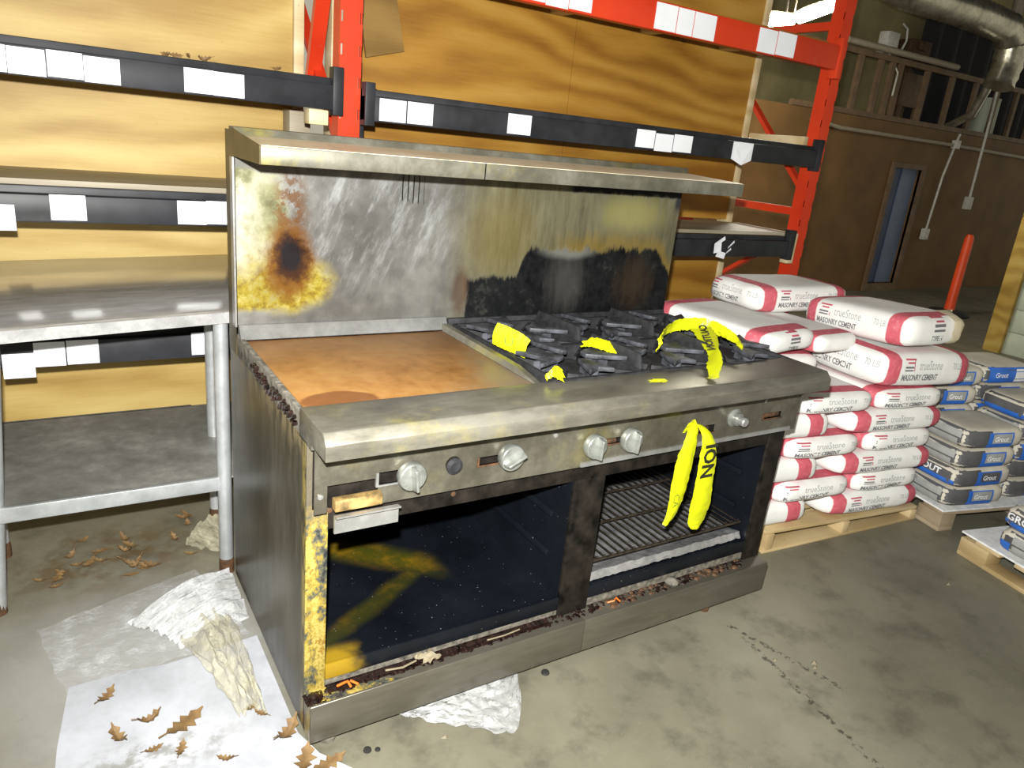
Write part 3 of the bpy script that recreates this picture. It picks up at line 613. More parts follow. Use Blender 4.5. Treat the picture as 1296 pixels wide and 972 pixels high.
ob('shelf_top', MB().prism([(.350,1.3035),(.597,1.3135),(.597,1.3155),(.350,1.3052)], .003, RW-.003), M['shelf_top'], sh, label='shelf surface with the plywood reflection painted in cream')
ob('shelf_seam', MB().box(.558,.561,.3435,.345,1.264,1.304), M['black_frame'], sh)
ob('shelf_underside', MB().box(.002, RW-.002, .362, .616, 1.270, 1.284), M['shelf_brown'], sh)
# griddle
ob('griddle_plate', MB().box(.016,.588,.045,.578,.775,.800), M['griddle'], rg, .002)
ob('splash_ledge', MB().prism([(.616,.835),(.606,.835),(.585,.808),(.579,.800),(.579,.785),(.616,.785)], .004, .612), M['steel_bright'], rg)
ob('ledge_gap', MB().box(.012,.60,.5745,.579,.7995,.803), M['gunk'], rg)
ob('griddle_side_rail', MB().add([(.588,.60,.80),(.594,.60,.818),(.612,.60,.818),(.63,.60,.79),(.588,.17,.80),(.594,.17,.815),(.612,.17,.815),(.63,.17,.79),(.588,.06,.80),(.590,.06,.803),(.604,.06,.803),(.63,.06,.79)],
   [(0,1,5,4),(1,2,6,5),(2,3,7,6),(4,5,9,8),(5,6,10,9),(6,7,11,10),(0,3,2,1),(8,9,10,11),(0,4,7,3),(4,8,11,7)]), M['steel_front'], rg)
# burner well, burners, grates
ob('drip_pan', MB().box(.61, RW-.012, .03, .616, .735, .742), M['well'], rg)
ob('well_side', MB().box(RW-.016, RW-.002, .02, .616, .74, .812), M['cast'], rg, .003)
ob('well_back', MB().box(.62, RW-.01, .600, .616, .74, .83), M['cast'], rg, .003)
gw, gd = .297, .28
def arrow(wo, wi, L, notch):
    # flat topped finger, outer end at x=0 with a V notch, point towards +x
    return [(0,-wo), (notch, 0), (0, wo), (L*.72, wi), (L, wi*.45), (L, -wi*.45), (L*.72, -wi)]
def finger_mesh(wo, wi, L, notch):
    pl = arrow(wo, wi, L, notch); mb = MB().slab(pl, .068, .080); mb.box(.02, L*.9, -.005, .005, .035, .068); me = mb.mesh('grate_finger', .0012); me.materials.append(M['cast_top']); return me
FM1 = finger_mesh(.062, .030, .108, .040); FM2 = finger_mesh(.040, .018, .100, .02)
fr = MB()
for a, b in (((-gw/2,-gd/2),(gw/2,-gd/2)),((gw/2,-gd/2),(gw/2,gd/2)),((gw/2,gd/2),(-gw/2,gd/2)),((-gw/2,gd/2),(-gw/2,-gd/2))):
    fr.bar((a[0]*.97,a[1]*.97,.045), (b[0]*.97,b[1]*.97,.045), .012, .045)
fr.lathe([(.062,.03),(.072,.03),(.072,.05),(.062,.05)], n=20)
for k in range(4):
    a = math.pi/4+k*math.pi/2; fr.bar((.07*math.cos(a),.07*math.sin(a),.045),(.185*math.cos(a),.18*math.sin(a),.05), .008, .03)
frm = fr.mesh('burner_grate'); frm.materials.append(M['cast'])
rib = MB().add([(-.006,-.125,.05),(.006,-.125,.05),(.006,.125,.05),(-.006,.125,.05),(-.005,-.105,.108),(.005,-.105,.108),(.005,.105,.108),(-.005,.105,.108)],[(0,3,2,1),(4,5,6,7),(0,1,5,4),(1,2,6,5),(2,3,7,6),(3,0,4,7)]).mesh('grate_rib', .002); rib.materials.append(M['cast'])
bh = MB().lathe([(0,.0),(.03,.0),(.034,.01),(.052,.022),(.052,.032),(.03,.038),(0,.038)], n=20).mesh('burner_head', smooth=True); bh.materials.append(M['well'])
for j in range(2):
    for i in range(3):
        cx = .632+gw*(i+.5); cy = .035+gd*(j+.5)
        g = link('burner_grate', frm, None, rg); g.location = (cx, cy, .748); g.rotation_euler = (0, 0, random.uniform(-.02,.02))
        if (i, j) == (2, 0): g.rotation_euler = (.03, .02, .05)
        for k in range(4):
            f = link('grate_finger', FM1 if k % 2 == 0 else FM2, None, g, False)
            a = k*math.pi/2; rad = (gw/2 if k % 2 == 0 else gd/2)-.004
            f.location = (-rad*math.cos(a), -rad*math.sin(a), .006+random.uniform(-.002,.002)); f.rotation_euler = (0, 0, a)
        if i < 2: 
            r = link('grate_rib', rib, None, g, False); r.location = (gw/2, 0, .0)
        b = link('burner_head', bh, None, rg); b.location = (cx, cy, .742)
# bullnose and control panel
bn = ob('bullnose', MB().prism([(.05,.809),(.03,.8115),(-.100,.8115),(-.119,.791),(-.119,.757),(-.031,.757),(-.031,.745),(.05,.745)], .0, RW), M['steel_front'], rg, .0025)
slots = [(.035,.146,.600,.662),(.140,.200,.645,.674),(.385,.455,.652,.672),(.735,.825,.652,.668),(1.070,1.165,.638,.660),(1.362,1.452,.650,.668)]
cp = ob('control_panel', MB().plate(.008, RW+.004, .612, .757, -.031, .004, slots), M['steel_ctrl'], rg)
ob('panel_backing', MB().box(.012, RW, -.008, -.004, .60, .757), M['black_frame'], cp)
for (a, b, c, d) in slots[1:]: ob('slot_rim', MB().box(a,b,-.0335,-.027,c-.004,c).box(a,a+.006,-.0335,-.027,c,d), M['steel_bright'] if a < .3 else M['rust'], cp)
for (x, z) in ((.76,.658),(1.10,.648),(1.40,.658)): ob('valve_pipe', MB().tube([(x-.035,-.022,z),(x+.04,-.022,z)], .008, 8), M['rust'], cp)
ob('panel_edge_strip', MB().box(.69, 1.50, -.036, -.030, .601, .613), M['steel_bright'], cp, label='pale exposed metal strip under the panel')
ob('bolt', MB().lathe([(0,0),(.009,0),(.009,.006),(.02,.006),(.02,.010),(.012,.014),(0,.014)][::1], (.323,-.031,.665), 'Y', 16), M['cast'], cp)
ob('pilot_hole', MB().lathe([(0,0),(.019,0),(.019,.002),(0,.002)], (.323,-.0312,.667), 'Y', 20), M['black_frame'], cp)
for (x, z) in ((.05,.59),(.345,.575),(.60,.70),(.02,.64),(1.36,.71)): ob('screw', MB().lathe([(0,0),(.006,0),(.006,.003),(0,.004)], (x,-.0315 if z > .6 else -.002, z), 'Y', 10), M['rust'] if z < .6 else M['steel_bright'], cp)
km = MB().lathe([(0,0),(.030,0),(.0325,.004),(.0325,.02),(.030,.024),(0,.024)], ax='Y', n=28)
km.add([(-.029,-.024,-.006),(-.029,-.024,.006),(.029,-.024,-.006),(.029,-.024,.006),(-.024,-.045,-.003),(-.024,-.045,.003),(.026,-.045,-.003),(.026,-.045,.003)], [(0,1,3,2),(4,6,7,5),(0,4,5,1),(2,3,7,6),(0,2,6,4),(1,5,7,3)])
kme = km.mesh('knob', .0015); kme.materials.append(M['chrome'])
for (x, z, a) in ((.216,.662,1.45),(.468,.668,-.45),(.718,.660,1.62),(.838,.661,1.66)):
    k_ = link('knob', kme, None, rg); k_.location = (x, -.034, z); k_.rotation_euler = (0, a, 0)
kk = ob('valve_bezel', MB().lathe([(0,0),(.026,0),(.028,.006),(.020,.012),(.019,.022),(0,.022)], (1.233,-.031,.672), 'Y', 24), M['chrome'], rg, smooth=True, label='chrome bezel without its knob')
ob('valve_stem', MB().lathe([(0,.022),(.0135,.022),(.0135,.045),(.011,.048),(0,.048)], (1.233,-.031,.672), 'Y', 18), M['steel_bright'], kk)
# grease drawer
gd_ = ob('grease_drawer', MB().box(.046,.150,-.050,-.028,.608,.634), M['peel_tray'], rg, .002, label='rusted grease drawer')
ob('drawer_front', MB().prism([(-.062,.566),(-.062,.600),(-.075,.606),(-.075,.610),(-.056,.606),(-.056,.566)], .041, .182), M['steel_bright'], gd_)
# frame round the ovens
ob('frame_header', MB().box(.047, RW-.012, -.004, .03, .545, .614), M['black_frame'], rg, .002)
ob('left_stile', MB().box(.012,.048,-.003,.03,.12,.66), M['peel'], rg, .002, label='left stile with peeling yellow grease')
ob('left_stile_edge', MB().box(.0,.012,-.004,.0,.03,.75), M['peel'], rg)
ob('centre_post', MB().box(.703,.805,-.006,.04,.125,.548), M['black_frame'], rg, .003, label='sooty centre post between the ovens')
ob('right_stile', MB().box(1.452,RW,-.006,.03,.125,.614), M['black_frame'], rg, .003)
def oven(x0, x1, zf):
    y1 = .60; o = ob('oven_liner', MB().add([(x0,.0,zf),(x1,.0,zf),(x1,y1,zf),(x0,y1,zf),(x0,.0,.56),(x1,.0,.56),(x1,y1,.56),(x0,y1,.56)], [(0,1,2,3),(4,7,6,5),(1,5,6,2),(2,6,7,3),(3,7,4,0)]), M['enamel'], rg)
    ob('floor_lip', MB().box(x0-.002,x1+.002,-.006,.004,zf-.036,zf+.004), M['enamel'], o, .002)
    for xx, s in ((x0+.001, 1), (x1-.001, -1)):
        for z in (.30, .42): ob('rack_guide', MB().bar((xx+s*.006,.06,z),(xx+s*.006,.52,z), .012, .018), M['enamel'], o, .003)
    return o
oven(.05, .70, .190); oven(.806, 1.45, .200)
ob('sill_strip', MB().box(.05,1.45,.0,.006,.135,.156), M['gunk_grey'], rg)
# kick plates
for a, b in ((.0,.7665),(.7685,RW)):
    ob('kick_plate', MB().prism([(-.053,.03),(-.053,.129),(-.051,.131),(.012,.131),(.012,.127),(-.049,.127),(-.049,.03)], a, b), M['steel_kick'], rg, .001)
ob('kick_end', MB().box(.0,.004,-.052,.0,.03,.129), M['side'], rg)
gm = MB()
for i in range(330):
    x = random.uniform(.05,1.44); w = .5+.5*math.sin(x*9)
    y = random.uniform(-.030,.004); r = random.uniform(.003,.010)
    gm.lathe([(0,-.2*r),(r,0),(r*.7,.4*r),(0,.6*r)], (x, y, .131), n=6)
ob('grease_crumbs', gm, M['gunk'], rg, smooth=True)['kind'] = 'stuff'
gm = MB().grid(lambda u, v: (.05+u*.62, -.028+v*.03, .1315+.005*max(0, mnoise.noise((u*30, v*4, 0)))+.001), 80, 6); ob('grease_film', gm, M['gunk'], rg, smooth=True)
gm = MB()
for i in range(60):
    x = random.uniform(.83,1.44); r = random.uniform(.004,.012); gm.lathe([(0,-.2*r),(r,0),(r*.7,.5*r),(0,.7*r)], (x, random.uniform(-.035,.002), .132), n=6)
ob('rust_flakes', gm, M['rust'], rg, smooth=True)['kind'] = 'stuff'
cr = MB()
for (x, y, rx, ry) in ((.016,-.028,.022,.02),):
    cr.grid(lambda u, v: (x+(u-.5)*2*rx, y+(v-.5)*2*ry, .132+.008*max(0, 1-((u-.5)**2+(v-.5)**2)*5)+.004*mnoise.noise((u*9, v*9, 3))), 12, 12)
ob('burnt_lump', cr, M['gunk'], rg, smooth=True)
pz = MB().grid(lambda u, v: (.003+u*.22*(1-.55*v), -.048+v*.045, .1318+.001*mnoise.noise((u*8, v*8, 1))), 20, 8); ob('grease_stain', pz, M['peel'], rg)
ob('front_foot', MB().lathe([(0,0),(.016,0),(.018,.012),(.012,.016),(.012,.05),(0,.05)], (1.285,-.025,0), n=14), M['rust'], rg, smooth=True)
ob('front_foot', MB().lathe([(0,0),(.02,0),(.022,.012),(.014,.016),(.014,.05),(0,.05)], (.05,-.02,0), n=14), M['gunk_grey'], rg, smooth=True)
for (x, y) in ((.05,.62),(1.46,.62)): ob('rear_foot', MB().lathe([(0,0),(.02,0),(.022,.012),(.014,.016),(.014,.05),(0,.05)], (x, y, 0), n=14), M['rust'], rg, smooth=True)
ob('base_pan', MB().box(.012, RW-.012, .004, .69, .045, .06), M['black_frame'], rg)
# small debris lying on the kick plate
for (x, y, nm, lab, m, pts) in ((.30,-.02,'dried_peel','crumpled pale dried scrap on the kick plate', M['straw'], None),):
    tag(ob(nm, MB().grid(lambda u, v: (x+(u-.5)*.05+.01*math.sin(v*6), y+(v-.5)*.035, .145+.02*mnoise.noise((u*5, v*5, 2))), 8, 8), m, None, smooth=True), lab, 'scrap')
for (lab, pts, m, r) in (('pale straw lying in the grease of the left kick plate', [(.19,-.02,.142),(.23,-.03,.144),(.27,-.02,.143)], M['straw'], .0025), ('orange curl of wire in burnt grease', [(.072,-.02,.140),(.082,-.03,.152),(.094,-.026,.15),(.10,-.034,.138)], M['orange_bit'], .003),
    ('orange wire sliver beside curl in burnt grease', [(.104,-.018,.142),(.118,-.034,.139)], M['orange_bit'], .003), ('pale sliver at right end of left kick plate', [(.47,-.022,.140),(.52,-.026,.142),(.57,-.02,.141)], M['straw'], .002), ('orange thread coil below right oven', [(.87,-.02,.140),(.885,-.03,.148),(.90,-.02,.148),(.91,-.028,.138)], M['orange_bit'], .0025)):
    tag(ob('debris_strand', MB().tube(pts, r, 6), m), lab, 'debris')
tag(ob('dirt_clod', MB().lathe([(0,0),(.018,.002),(.022,.012),(.012,.024),(0,.027)], (1.12,-.02,.132), n=9), M['gunk_grey'], None, smooth=True), 'grey dirt clod on the right kick plate', 'clod')

# oven rack and foil
orr = thing('oven_rack', 'wire oven rack inside the right open oven', 'oven rack', (1.13,.25,.25))
for i in range(23):
    x = .822+i*(.61/22); ob('wire', MB().tube([(x,.028,.268),(x,.035,.262),(x,.52,.262)], .0023, 6), M['wire'], orr)
for y, r in ((.028,.0045),(.20,.004),(.36,.004),(.52,.0045)): ob('cross_wire', MB().tube([(.812,y,.258),(1.442,y,.258)], r, 8), M['wire'], orr)
def foilz(u, v): return .006*mnoise.noise((u*14, v*12, 1))+.003*mnoise.noise((u*40, v*35, 5))
tag(ob('foil_liner', MB().grid(lambda u, v: (.815+u*.625, .010+(.10*v if v < .1 else v*.5-.04)+.3*foilz(u*2, v+3), (.206+.20*v if v < .1 else .226-.1*(v-.1) if v < .2 else .216)+abs(foilz(u, v))*1.3), 80, 50), M['foil'], None, smooth=True), 'crumpled aluminium foil under the oven rack', 'foil')

# ------------------------------------------------------------------ caution tape
def ribbon(pts, wid, nsub=10, twist=None, ruffle=.0):
    """pts centre line, wid list of half-width vectors"""
    P = [Vector(p) for p in pts]; Wd = [Vector(w) for w in wid]; mb = MB(); rows = []
    for i in range(len(P)-1):
        for k in range(nsub):
            t = k/nsub
            p0 = P[max(i-1,0)]; p1 = P[i]; p2 = P[i+1]; p3 = P[min(i+2, len(P)-1)]
            c = .5*((2*p1)+(p2-p0)*t+(2*p0-5*p1+4*p2-p3)*t*t+(3*p1-p0-3*p2+p3)*t**3)
            rows.append((c, Wd[i].lerp(Wd[i+1], t)))
    rows.append((P[-1], Wd[-1])); nv = 6; vs = []
    for j, (c, w) in enumerate(rows):
        nrm = w.cross(Vector((0,0,1)) if abs(w.normalized().z) < .8 else Vector((0,1,0))).normalized()
        for a in range(nv+1):
            s_ = (a/nv-.5)*2; vs.append(c+w*s_*(1+ruffle*.6*mnoise.noise((j*.7, s_*3, 8)))+nrm*(ruffle*.02*mnoise.noise((j*.35, s_*2, 4))+.006*(1-s_*s_)))
    mb.add(vs, [(j*(nv+1)+a, j*(nv+1)+a+1, (j+1)*(nv+1)+a+1, (j+1)*(nv+1)+a) for j in range(len(rows)-1) for a in range(nv)]); return mb
t1 = thing('caution_tape', 'yellow caution tape looped over the control panel hanging before the right oven', 'tape', (1.0,-.06,.4), 'yellow caution tape')
ob('strand', ribbon([(1.035,-.036,.655),(1.03,-.06,.690),(1.015,-.085,.665),(.995,-.095,.60),(.985,-.10,.52),(.975,-.10,.45),(.955,-.10,.415)], [(.004,0,.004),(.012,0,.01),(.022,0,.004),(.032,0,-.004),(.030,.0,-.008),(.018,0,-.008),(.006,0,-.003)], ruffle=.15), M['yellow'], t1, smooth=True)
s2 = ob('strand', ribbon([(1.035,-.036,.655),(1.04,-.065,.692),(1.058,-.10,.665),(1.066,-.11,.60),(1.064,-.115,.53),(1.066,-.115,.46),(1.068,-.11,.41),(1.07,-.11,.385)], [(.004,0,.004),(.012,0,-.004),(.020,0,-.002),(.033,0,.002),(.034,0,.002),(.040,0,.002),(.032,0,.002),(.012,0,0)], ruffle=.12), M['yellow'], t1, smooth=True)
vs, fs = text_mb('ION', .064, .0018)
ob('print', MB().add([(1.030+y*.98, -.128, .655-x*.86) for x, y, z in vs], fs), M['tape_ink'], t1)
vs, fs = text_mb('CA', .05)
ob('faint_print', MB().add([(.965+y*.6, -.1085, .51-x*.6) for x, y, z in vs], fs), M['tape_faint'], t1)
t2 = thing('caution_tape', 'yellow caution tape draped across the rear right burner grates', 'tape', (1.2,.2,.84), 'yellow caution tape')
ob('strand', ribbon([(1.07,.155,.842),(1.10,.17,.868),(1.178,.225,.872),(1.249,.24,.878),(1.33,.235,.875),(1.355,.19,.870),(1.35,.12,.862),(1.32,.06,.85)], [(.01,.01,.016),(.008,.004,.014),(.004,.0,.016),(.0,.004,.018),(-.004,.004,.020),(.006,.006,.018),(.008,.008,.012),(.004,.006,.006)], ruffle=.45), M['yellow'], t2, smooth=True)
ob('strand', ribbon([(1.30,.215,.872),(1.25,.13,.862),(1.185,.045,.852),(1.13,-.015,.838),(1.085,-.06,.824),(1.06,-.075,.820)], [(.03,-.012,.006),(.024,-.01,.01),(.012,-.004,.014),(.020,-.01,.008),(.012,-.006,.004),(.02,-.006,.0)], ruffle=.35), M['yellow'], t2, smooth=True)
vs, fs = text_mb('CAUTION', .034, .0008)
d_ = Vector((1.13-1.30, -.015-.215, .838-.872)); L_ = d_.length; d_.normalize(); sd = Vector((.9,-.42,.12)).normalized()
ob('print', MB().add([tuple(Vector((1.292,.205,.884))+d_*x*1.35-sd*(y-.012)) for x, y, z in vs], fs), M['tape_ink'], t2)
t3 = thing('caution_tape', 'yellow tape scrap with faint print between griddle and grates', 'tape', (.63,.27,.83), 'yellow caution tape')
ob('strand', ribbon([(.615,.315,.862),(.635,.285,.855),(.655,.250,.847),(.668,.225,.838)], [(.004,-.002,.030),(.004,-.002,.032),(.004,-.002,.030),(.004,-.002,.026)], ruffle=.12), M['yellow'], t3, smooth=True)
vs, fs = text_mb('UT', .05)
ob('faint_print', MB().add([(.622+x*.6, .290-x*.55-.012, .838+y*.7) for x, y, z in vs], fs), M['tape_faint'], t3)
for (lab, pts, w) in (('crumpled yellow tape scrap in the middle of the grates', [(.855,.235,.838),(.88,.21,.85),(.915,.18,.842),(.94,.16,.832)], (.014,.012,.01)), ('tiny yellow tape knot at the front left burner', [(.60,.03,.826),(.61,.02,.846),(.625,.015,.840),(.64,.012,.825)], (.006,.006,.012)), ('flat yellow tape end behind the bullnose below front burners', [(.875,-.035,.815),(.90,-.04,.817),(.925,-.04,.815)], (.004,.008,.002))):
    tag(ob('tape_scrap', ribbon(pts, [tuple(v*.5 for v in w), w, w, tuple(v*.4 for v in w)][:len(pts)], ruffle=.5), M['yellow'], None, smooth=True), lab, 'tape')
# ------------------------------------------------------------------ cement bags on a pallet
P_ = 7.0
def sup(x, y, z, a, b, c): return (abs(x/a)**P_+abs(y/b)**P_+abs(z/c)**4.0)
def bag_mesh(name, L, Wd, H, seed, mat, lump=.006, n=(16, 11, 6)):
    bm = bmesh.new(); a, b, c = L/2, Wd/2, H/2; vd = {}
    nx, ny, nz = n
    def key(i, j, k): return (i, j, k)
    def vert(i, j, k):
        q = (i, j, k)
        if q not in vd:
            u = Vector((2*i/nx-1, 2*j/ny-1, 2*k/nz-1))
            u = Vector((math.sin(u.x*math.pi/2)*.35+u.x*.65, math.sin(u.y*math.pi/2)*.35+u.y*.65, u.z))
            lo, hi = .2, 1.6
            for _ in range(26):
                m = (lo+hi)/2
                if sup(u.x*m*a, u.y*m*b, u.z*m*c, a, b, c) > 1: hi = m
                else: lo = m
            p = Vector((u.x*lo*a, u.y*lo*b, u.z*lo*c))
            d = mnoise.noise(p*9+Vector((seed*3.1, 0, 0)))*lump+mnoise.noise(p*26+Vector((0, seed*2.7, 0)))*lump*.35
            p += p.normalized()*d*(.5+abs(p.x)/a*.7)
            vd[q] = bm.verts.new(p)
        return vd[q]
    for (A, B, rngA, rngB, fix, ax) in ((0,1,nx,ny,nz,2),(0,2,nx,nz,ny,1),(1,2,ny,nz,nx,0)):
        for s in (0, fix):
            for i in range(rngA):
                for j in range(rngB):
                    q = []
                    for di, dj in ((0,0),(1,0),(1,1),(0,1)):
                        t = [0,0,0]; t[A] = i+di; t[B] = j+dj; t[ax] = s; q.append(vert(*t))
                    bm.faces.new(q if s else q[::-1])
    bmesh.ops.recalc_face_normals(bm, faces=bm.faces)
    me = bpy.data.meshes.new(name); bm.to_mesh(me); bm.free(); me.polygons.foreach_set('use_smooth', [True]*len(me.polygons)); me.materials.append(mat); return me
BL, BW, BH = .585, .40, .097
def onside(vs, L, Wd, H, side, off=.0035):
    """map flat (s,t) print onto a side of the bag: s along, t up"""
    a, b, c = L/2, Wd/2, H/2; out = []
    for s, t, _ in vs:
        if side in ('-y', '+y'):
            r = max(.05, 1-abs(s/a)**P_-abs(t/c)**4)**(1/P_)*b+off; out.append((s, -r, t) if side == '-y' else (-s, r, t))
        else:
            r = max(.05, 1-abs(s/b)**P_-abs(t/c)**4)**(1/P_)*a+off; out.append((-r, -s, t) if side == '-x' else (r, s, t))
    return out
def logo(w, h):
    mb = MB(); q = .0042
    for (x0, x1, y0, y1) in ((0, w, h-q, h), (w-q, w, 0, h), (.2*w, .85*w, .62*h, .75*h)): 
        for k in range(4): mb.add([(x0+(x1-x0)*k/4, y0, 0), (x0+(x1-x0)*(k+1)/4, y0, 0), (x0+(x1-x0)*(k+1)/4, y1, 0), (x0+(x1-x0)*k/4, y1, 0)], [(0,1,2,3)])
    return mb.v, mb.f
def bars(w, h):
    mb = MB()
    for (y0, y1) in ((.30, .48), (.02, .16)): mb.add([(0, y0*h, 0), (w, y0*h, 0), (w, y1*h, 0), (0, y1*h, 0)], [(0,1,2,3)])
    return mb.v, mb.f
def shift(vf, dx, dy, k=1.0): return [(x*k+dx, y+dy, z) for x, y, z in vf[0]], vf[1]
def print_meshes(L, Wd, H):
    """long-side print, end print, small end print -> list of (name, mesh data)"""
    out = {}
    for side in ('-y', '-x', '+x'):
        half = .17 if side == '-y' else .155
        red = MB(); g = MB(); dk = MB()
        v, f = shift(logo(.062, .034), -half, .002); red.add(onside(v, L, Wd, H, side), f)
        v, f = shift(bars(.05, .028), -half+.002, .002); dk.add(onside(v, L, Wd, H, side), f)
        v, f = shift(text_mb('trueStone', .036), -half+.085, .006); g.add(onside(v, L, Wd, H, side), f); wt = MB()
        v, f = shift(text_mb('70 LB', .026), half-.045, .006); wt.add(onside(v, L, Wd, H, side), f)
        v, f = shift(text_mb('MASONRY CEMENT', .0235, .0006), -half-.006, -.023, 1.05); dk.add(onside(v, L, Wd, H, side), f)
        out[side] = [(n_, mb_.mesh(n_)) for n_, mb_ in (('logo', red), ('print', g), ('lettering', dk), ('weight_print', wt))]
        for (n_, me_), mt in zip(out[side], (M['ink_red'], M['ink_soft'], M['ink'], M['ink_soft'])): me_.materials.append(mt)
    # small end mark: three grey lines and a type word
    dk = MB(); v, f = shift(bars(.07, .05), -.035, .0); dk.add(onside(v, L, Wd, H, '-x'), f); v, f = shift(text_mb('TYPE N', .022, .0006), -.04, -.026); dk.add(onside(v, L, Wd, H, '-x'), f)
    v, f = shift(logo(.08, .04), -.04, .004); red = MB().add(onside(v, L, Wd, H, '-x'), f)
    a = dk.mesh('lettering'); a.materials.append(M['ink']); b = red.mesh('logo'); b.materials.append(M['ink_red']); out['end'] = [('lettering', a), ('logo', b)]
    return out
BAGS = [bag_mesh('cement_bag', BL, BW, BH, i, M['bag']) for i in range(4)]
BSH = bag_mesh('cement_bag_short', .37, BW, BH, 9, M['bag_short'])
PR = print_meshes(BL, BW, BH); PRS = print_meshes(.37, BW, BH)
ST = Matrix.Translation((1.765, .135, .099)) @ Matrix.Rotation(math.radians(-4.5), 4, 'Z') @ Matrix.Rotation(math.radians(2.0), 4, 'Y')
def cbag(lx, ly, lz, rot, label, sides=('-y',), k=0, short=False, group='cement bags on the pallet', tilt=(0,0), world=False, sc=(1,1,1)):
    o = link('cement_bag', BSH if short else BAGS[k % 4])
    loc = Matrix.Translation((lx, ly, lz)) @ Euler((tilt[0], tilt[1], math.radians(rot)), 'XYZ').to_matrix().to_4x4() @ Matrix.Diagonal((*sc, 1))
    o.matrix_basis = loc if world else ST @ loc
    tag(o, label, 'cement bag', group)
    for s in sides:
        for n_, me_ in (PRS if short else PR)[s]: link(n_, me_, None, o, False)
    return o
p = .0873
ordn = ['bottom', 'second', 'third', 'fourth', 'fifth', 'sixth']
for l in range(6):
    z = p*(l+.5)
    if l % 2 == 0:
        cbag(.605, .20, z, random.uniform(-1, 1), 'red banded cement bag lying lengthwise at front right, %s layer' % ordn[l], ('-y',), l, sc=(1,1,.98))
        cbag(.04, .215, z, random.uniform(-1, 1), 'red banded cement bag at front left beside range, %s layer' % ordn[l], (), l, True)
        cbag(.63, .62, z, 0, 'cement bag at the back right of pallet, %s layer' % ordn[l], (), l+1); cbag(.06, .63, z, 0, 'cement bag at the back left of pallet, %s layer' % ordn[l], (), 0, True)
    else:
        # end on bags: long axis along y, printed end facing the aisle (end is local +x turned by -90)
        cbag(.215, .275, z, 90, 'end-on cement bag at front left, %s layer' % ordn[l], ('-x',), l, sc=(.93,1.06,.89))
        cbag(.650, .275, z, 90, 'end-on cement bag at front right, %s layer' % ordn[l], ('-x',), l+2, sc=(.93,1.08,.89))
        cbag(.36, .74, z, 0, 'cement bag crosswise at back of pallet, %s layer' % ordn[l], (), l, sc=(1.2,.85,1))
z7 = p*6.5
cbag(.70, .20, z7+.03, -2, 'cement bag with red band across its top, jutting at front right', ('-y', '-x'), 1, sc=(.95,.97,1.45))
cbag(.12, .46, z7, 90, 'cement bag beside the range under the brightest top bag', (), 2, sc=(.95,.9,1))
cbag(.55, .66, z7, 90, 'cement bag under the rear top bags, seventh layer', (), 3, sc=(.8,.95,1))
cbag(1.835, .545, .775, 96, 'brightly lit cement bag on the left of the pile behind the grates', ('end',), 0, world=True, sc=(.93,.88,.9), tilt=(0,-.02))
cbag(2.15, .53, .745, 92, 'shaded cement bag wedged under the rear top bag', ('+y',) if False else (), 2, world=True, sc=(.85,.68,.8))
cbag(2.34, .755, .842, -3, 'highest rear cement bag with grey print on its end', ('-x', '-y'), 3, world=True, sc=(.98,.80,1.2))
top = cbag(2.49, .350, .815, 87, 'topmost front cement bag with a torn cream corner', ('end',), 1, world=True, sc=(.86,.98,1.32), tilt=(0,.05))
for n_, me_ in PR['-y']:
    v = [(-x, -y, z) for x, y, z in [tuple(q.co) for q in me_.vertices]]; m2 = bpy.data.meshes.new(n_); m2.from_pydata(v, [], [tuple(q.vertices) for q in me_.polygons]); m2.materials.append(me_.materials[0]); link(n_, m2, None, top, False)
# torn paper patch on the aisle end of the top bag
def torn(u, v):
    s = -.20+u*.115+.012*mnoise.noise((v*6, 1, 0)); t = -.05+v*.115
    q = onside([(-s, min(.052, max(-.052, t)), 0)], BL, BW, BH, '-x', .009+.006*mnoise.noise((u*5, v*5, 3)))[0]; return q
ob_ = link('torn_paper', MB().grid(torn, 10, 10).mesh('torn_paper', smooth=True), M['cream'], top, False)
# pallet: right side crushed lower
pl = thing('wooden_pallet', 'pale pine pallet under the cement bags', 'pallet', (2.2,.55,0))
PT = Matrix.Translation((1.765, .135, 0)) @ Matrix.Rotation(math.radians(-4.5), 4, 'Z')
def pboard(name, x0, x1, y0, y1, z0, z1, drop0=0, drop1=0):
    mb = MB().box(x0, x1, y0, y1, z0, z1); s = math.tan(math.radians(2.0))
    mb.v = [tuple(PT @ Vector((x, y, z-(s*max(0, x) if z > .02 else 0)))) for x, y, z in mb.v]; return ob(name, mb, M['pallet'], pl, .002)
for i in range(7): pboard('deck_board', -.01, .885, .005+i*.125, .095+i*.125, .078, .093)
for x in (0, .42, .845): pboard('stringer', x, x+.038, .0, .86, .012, .077)
for y in (.0, .4, .76): pboard('bottom_board', -.01, .885, y, y+.09, 0, .0125)

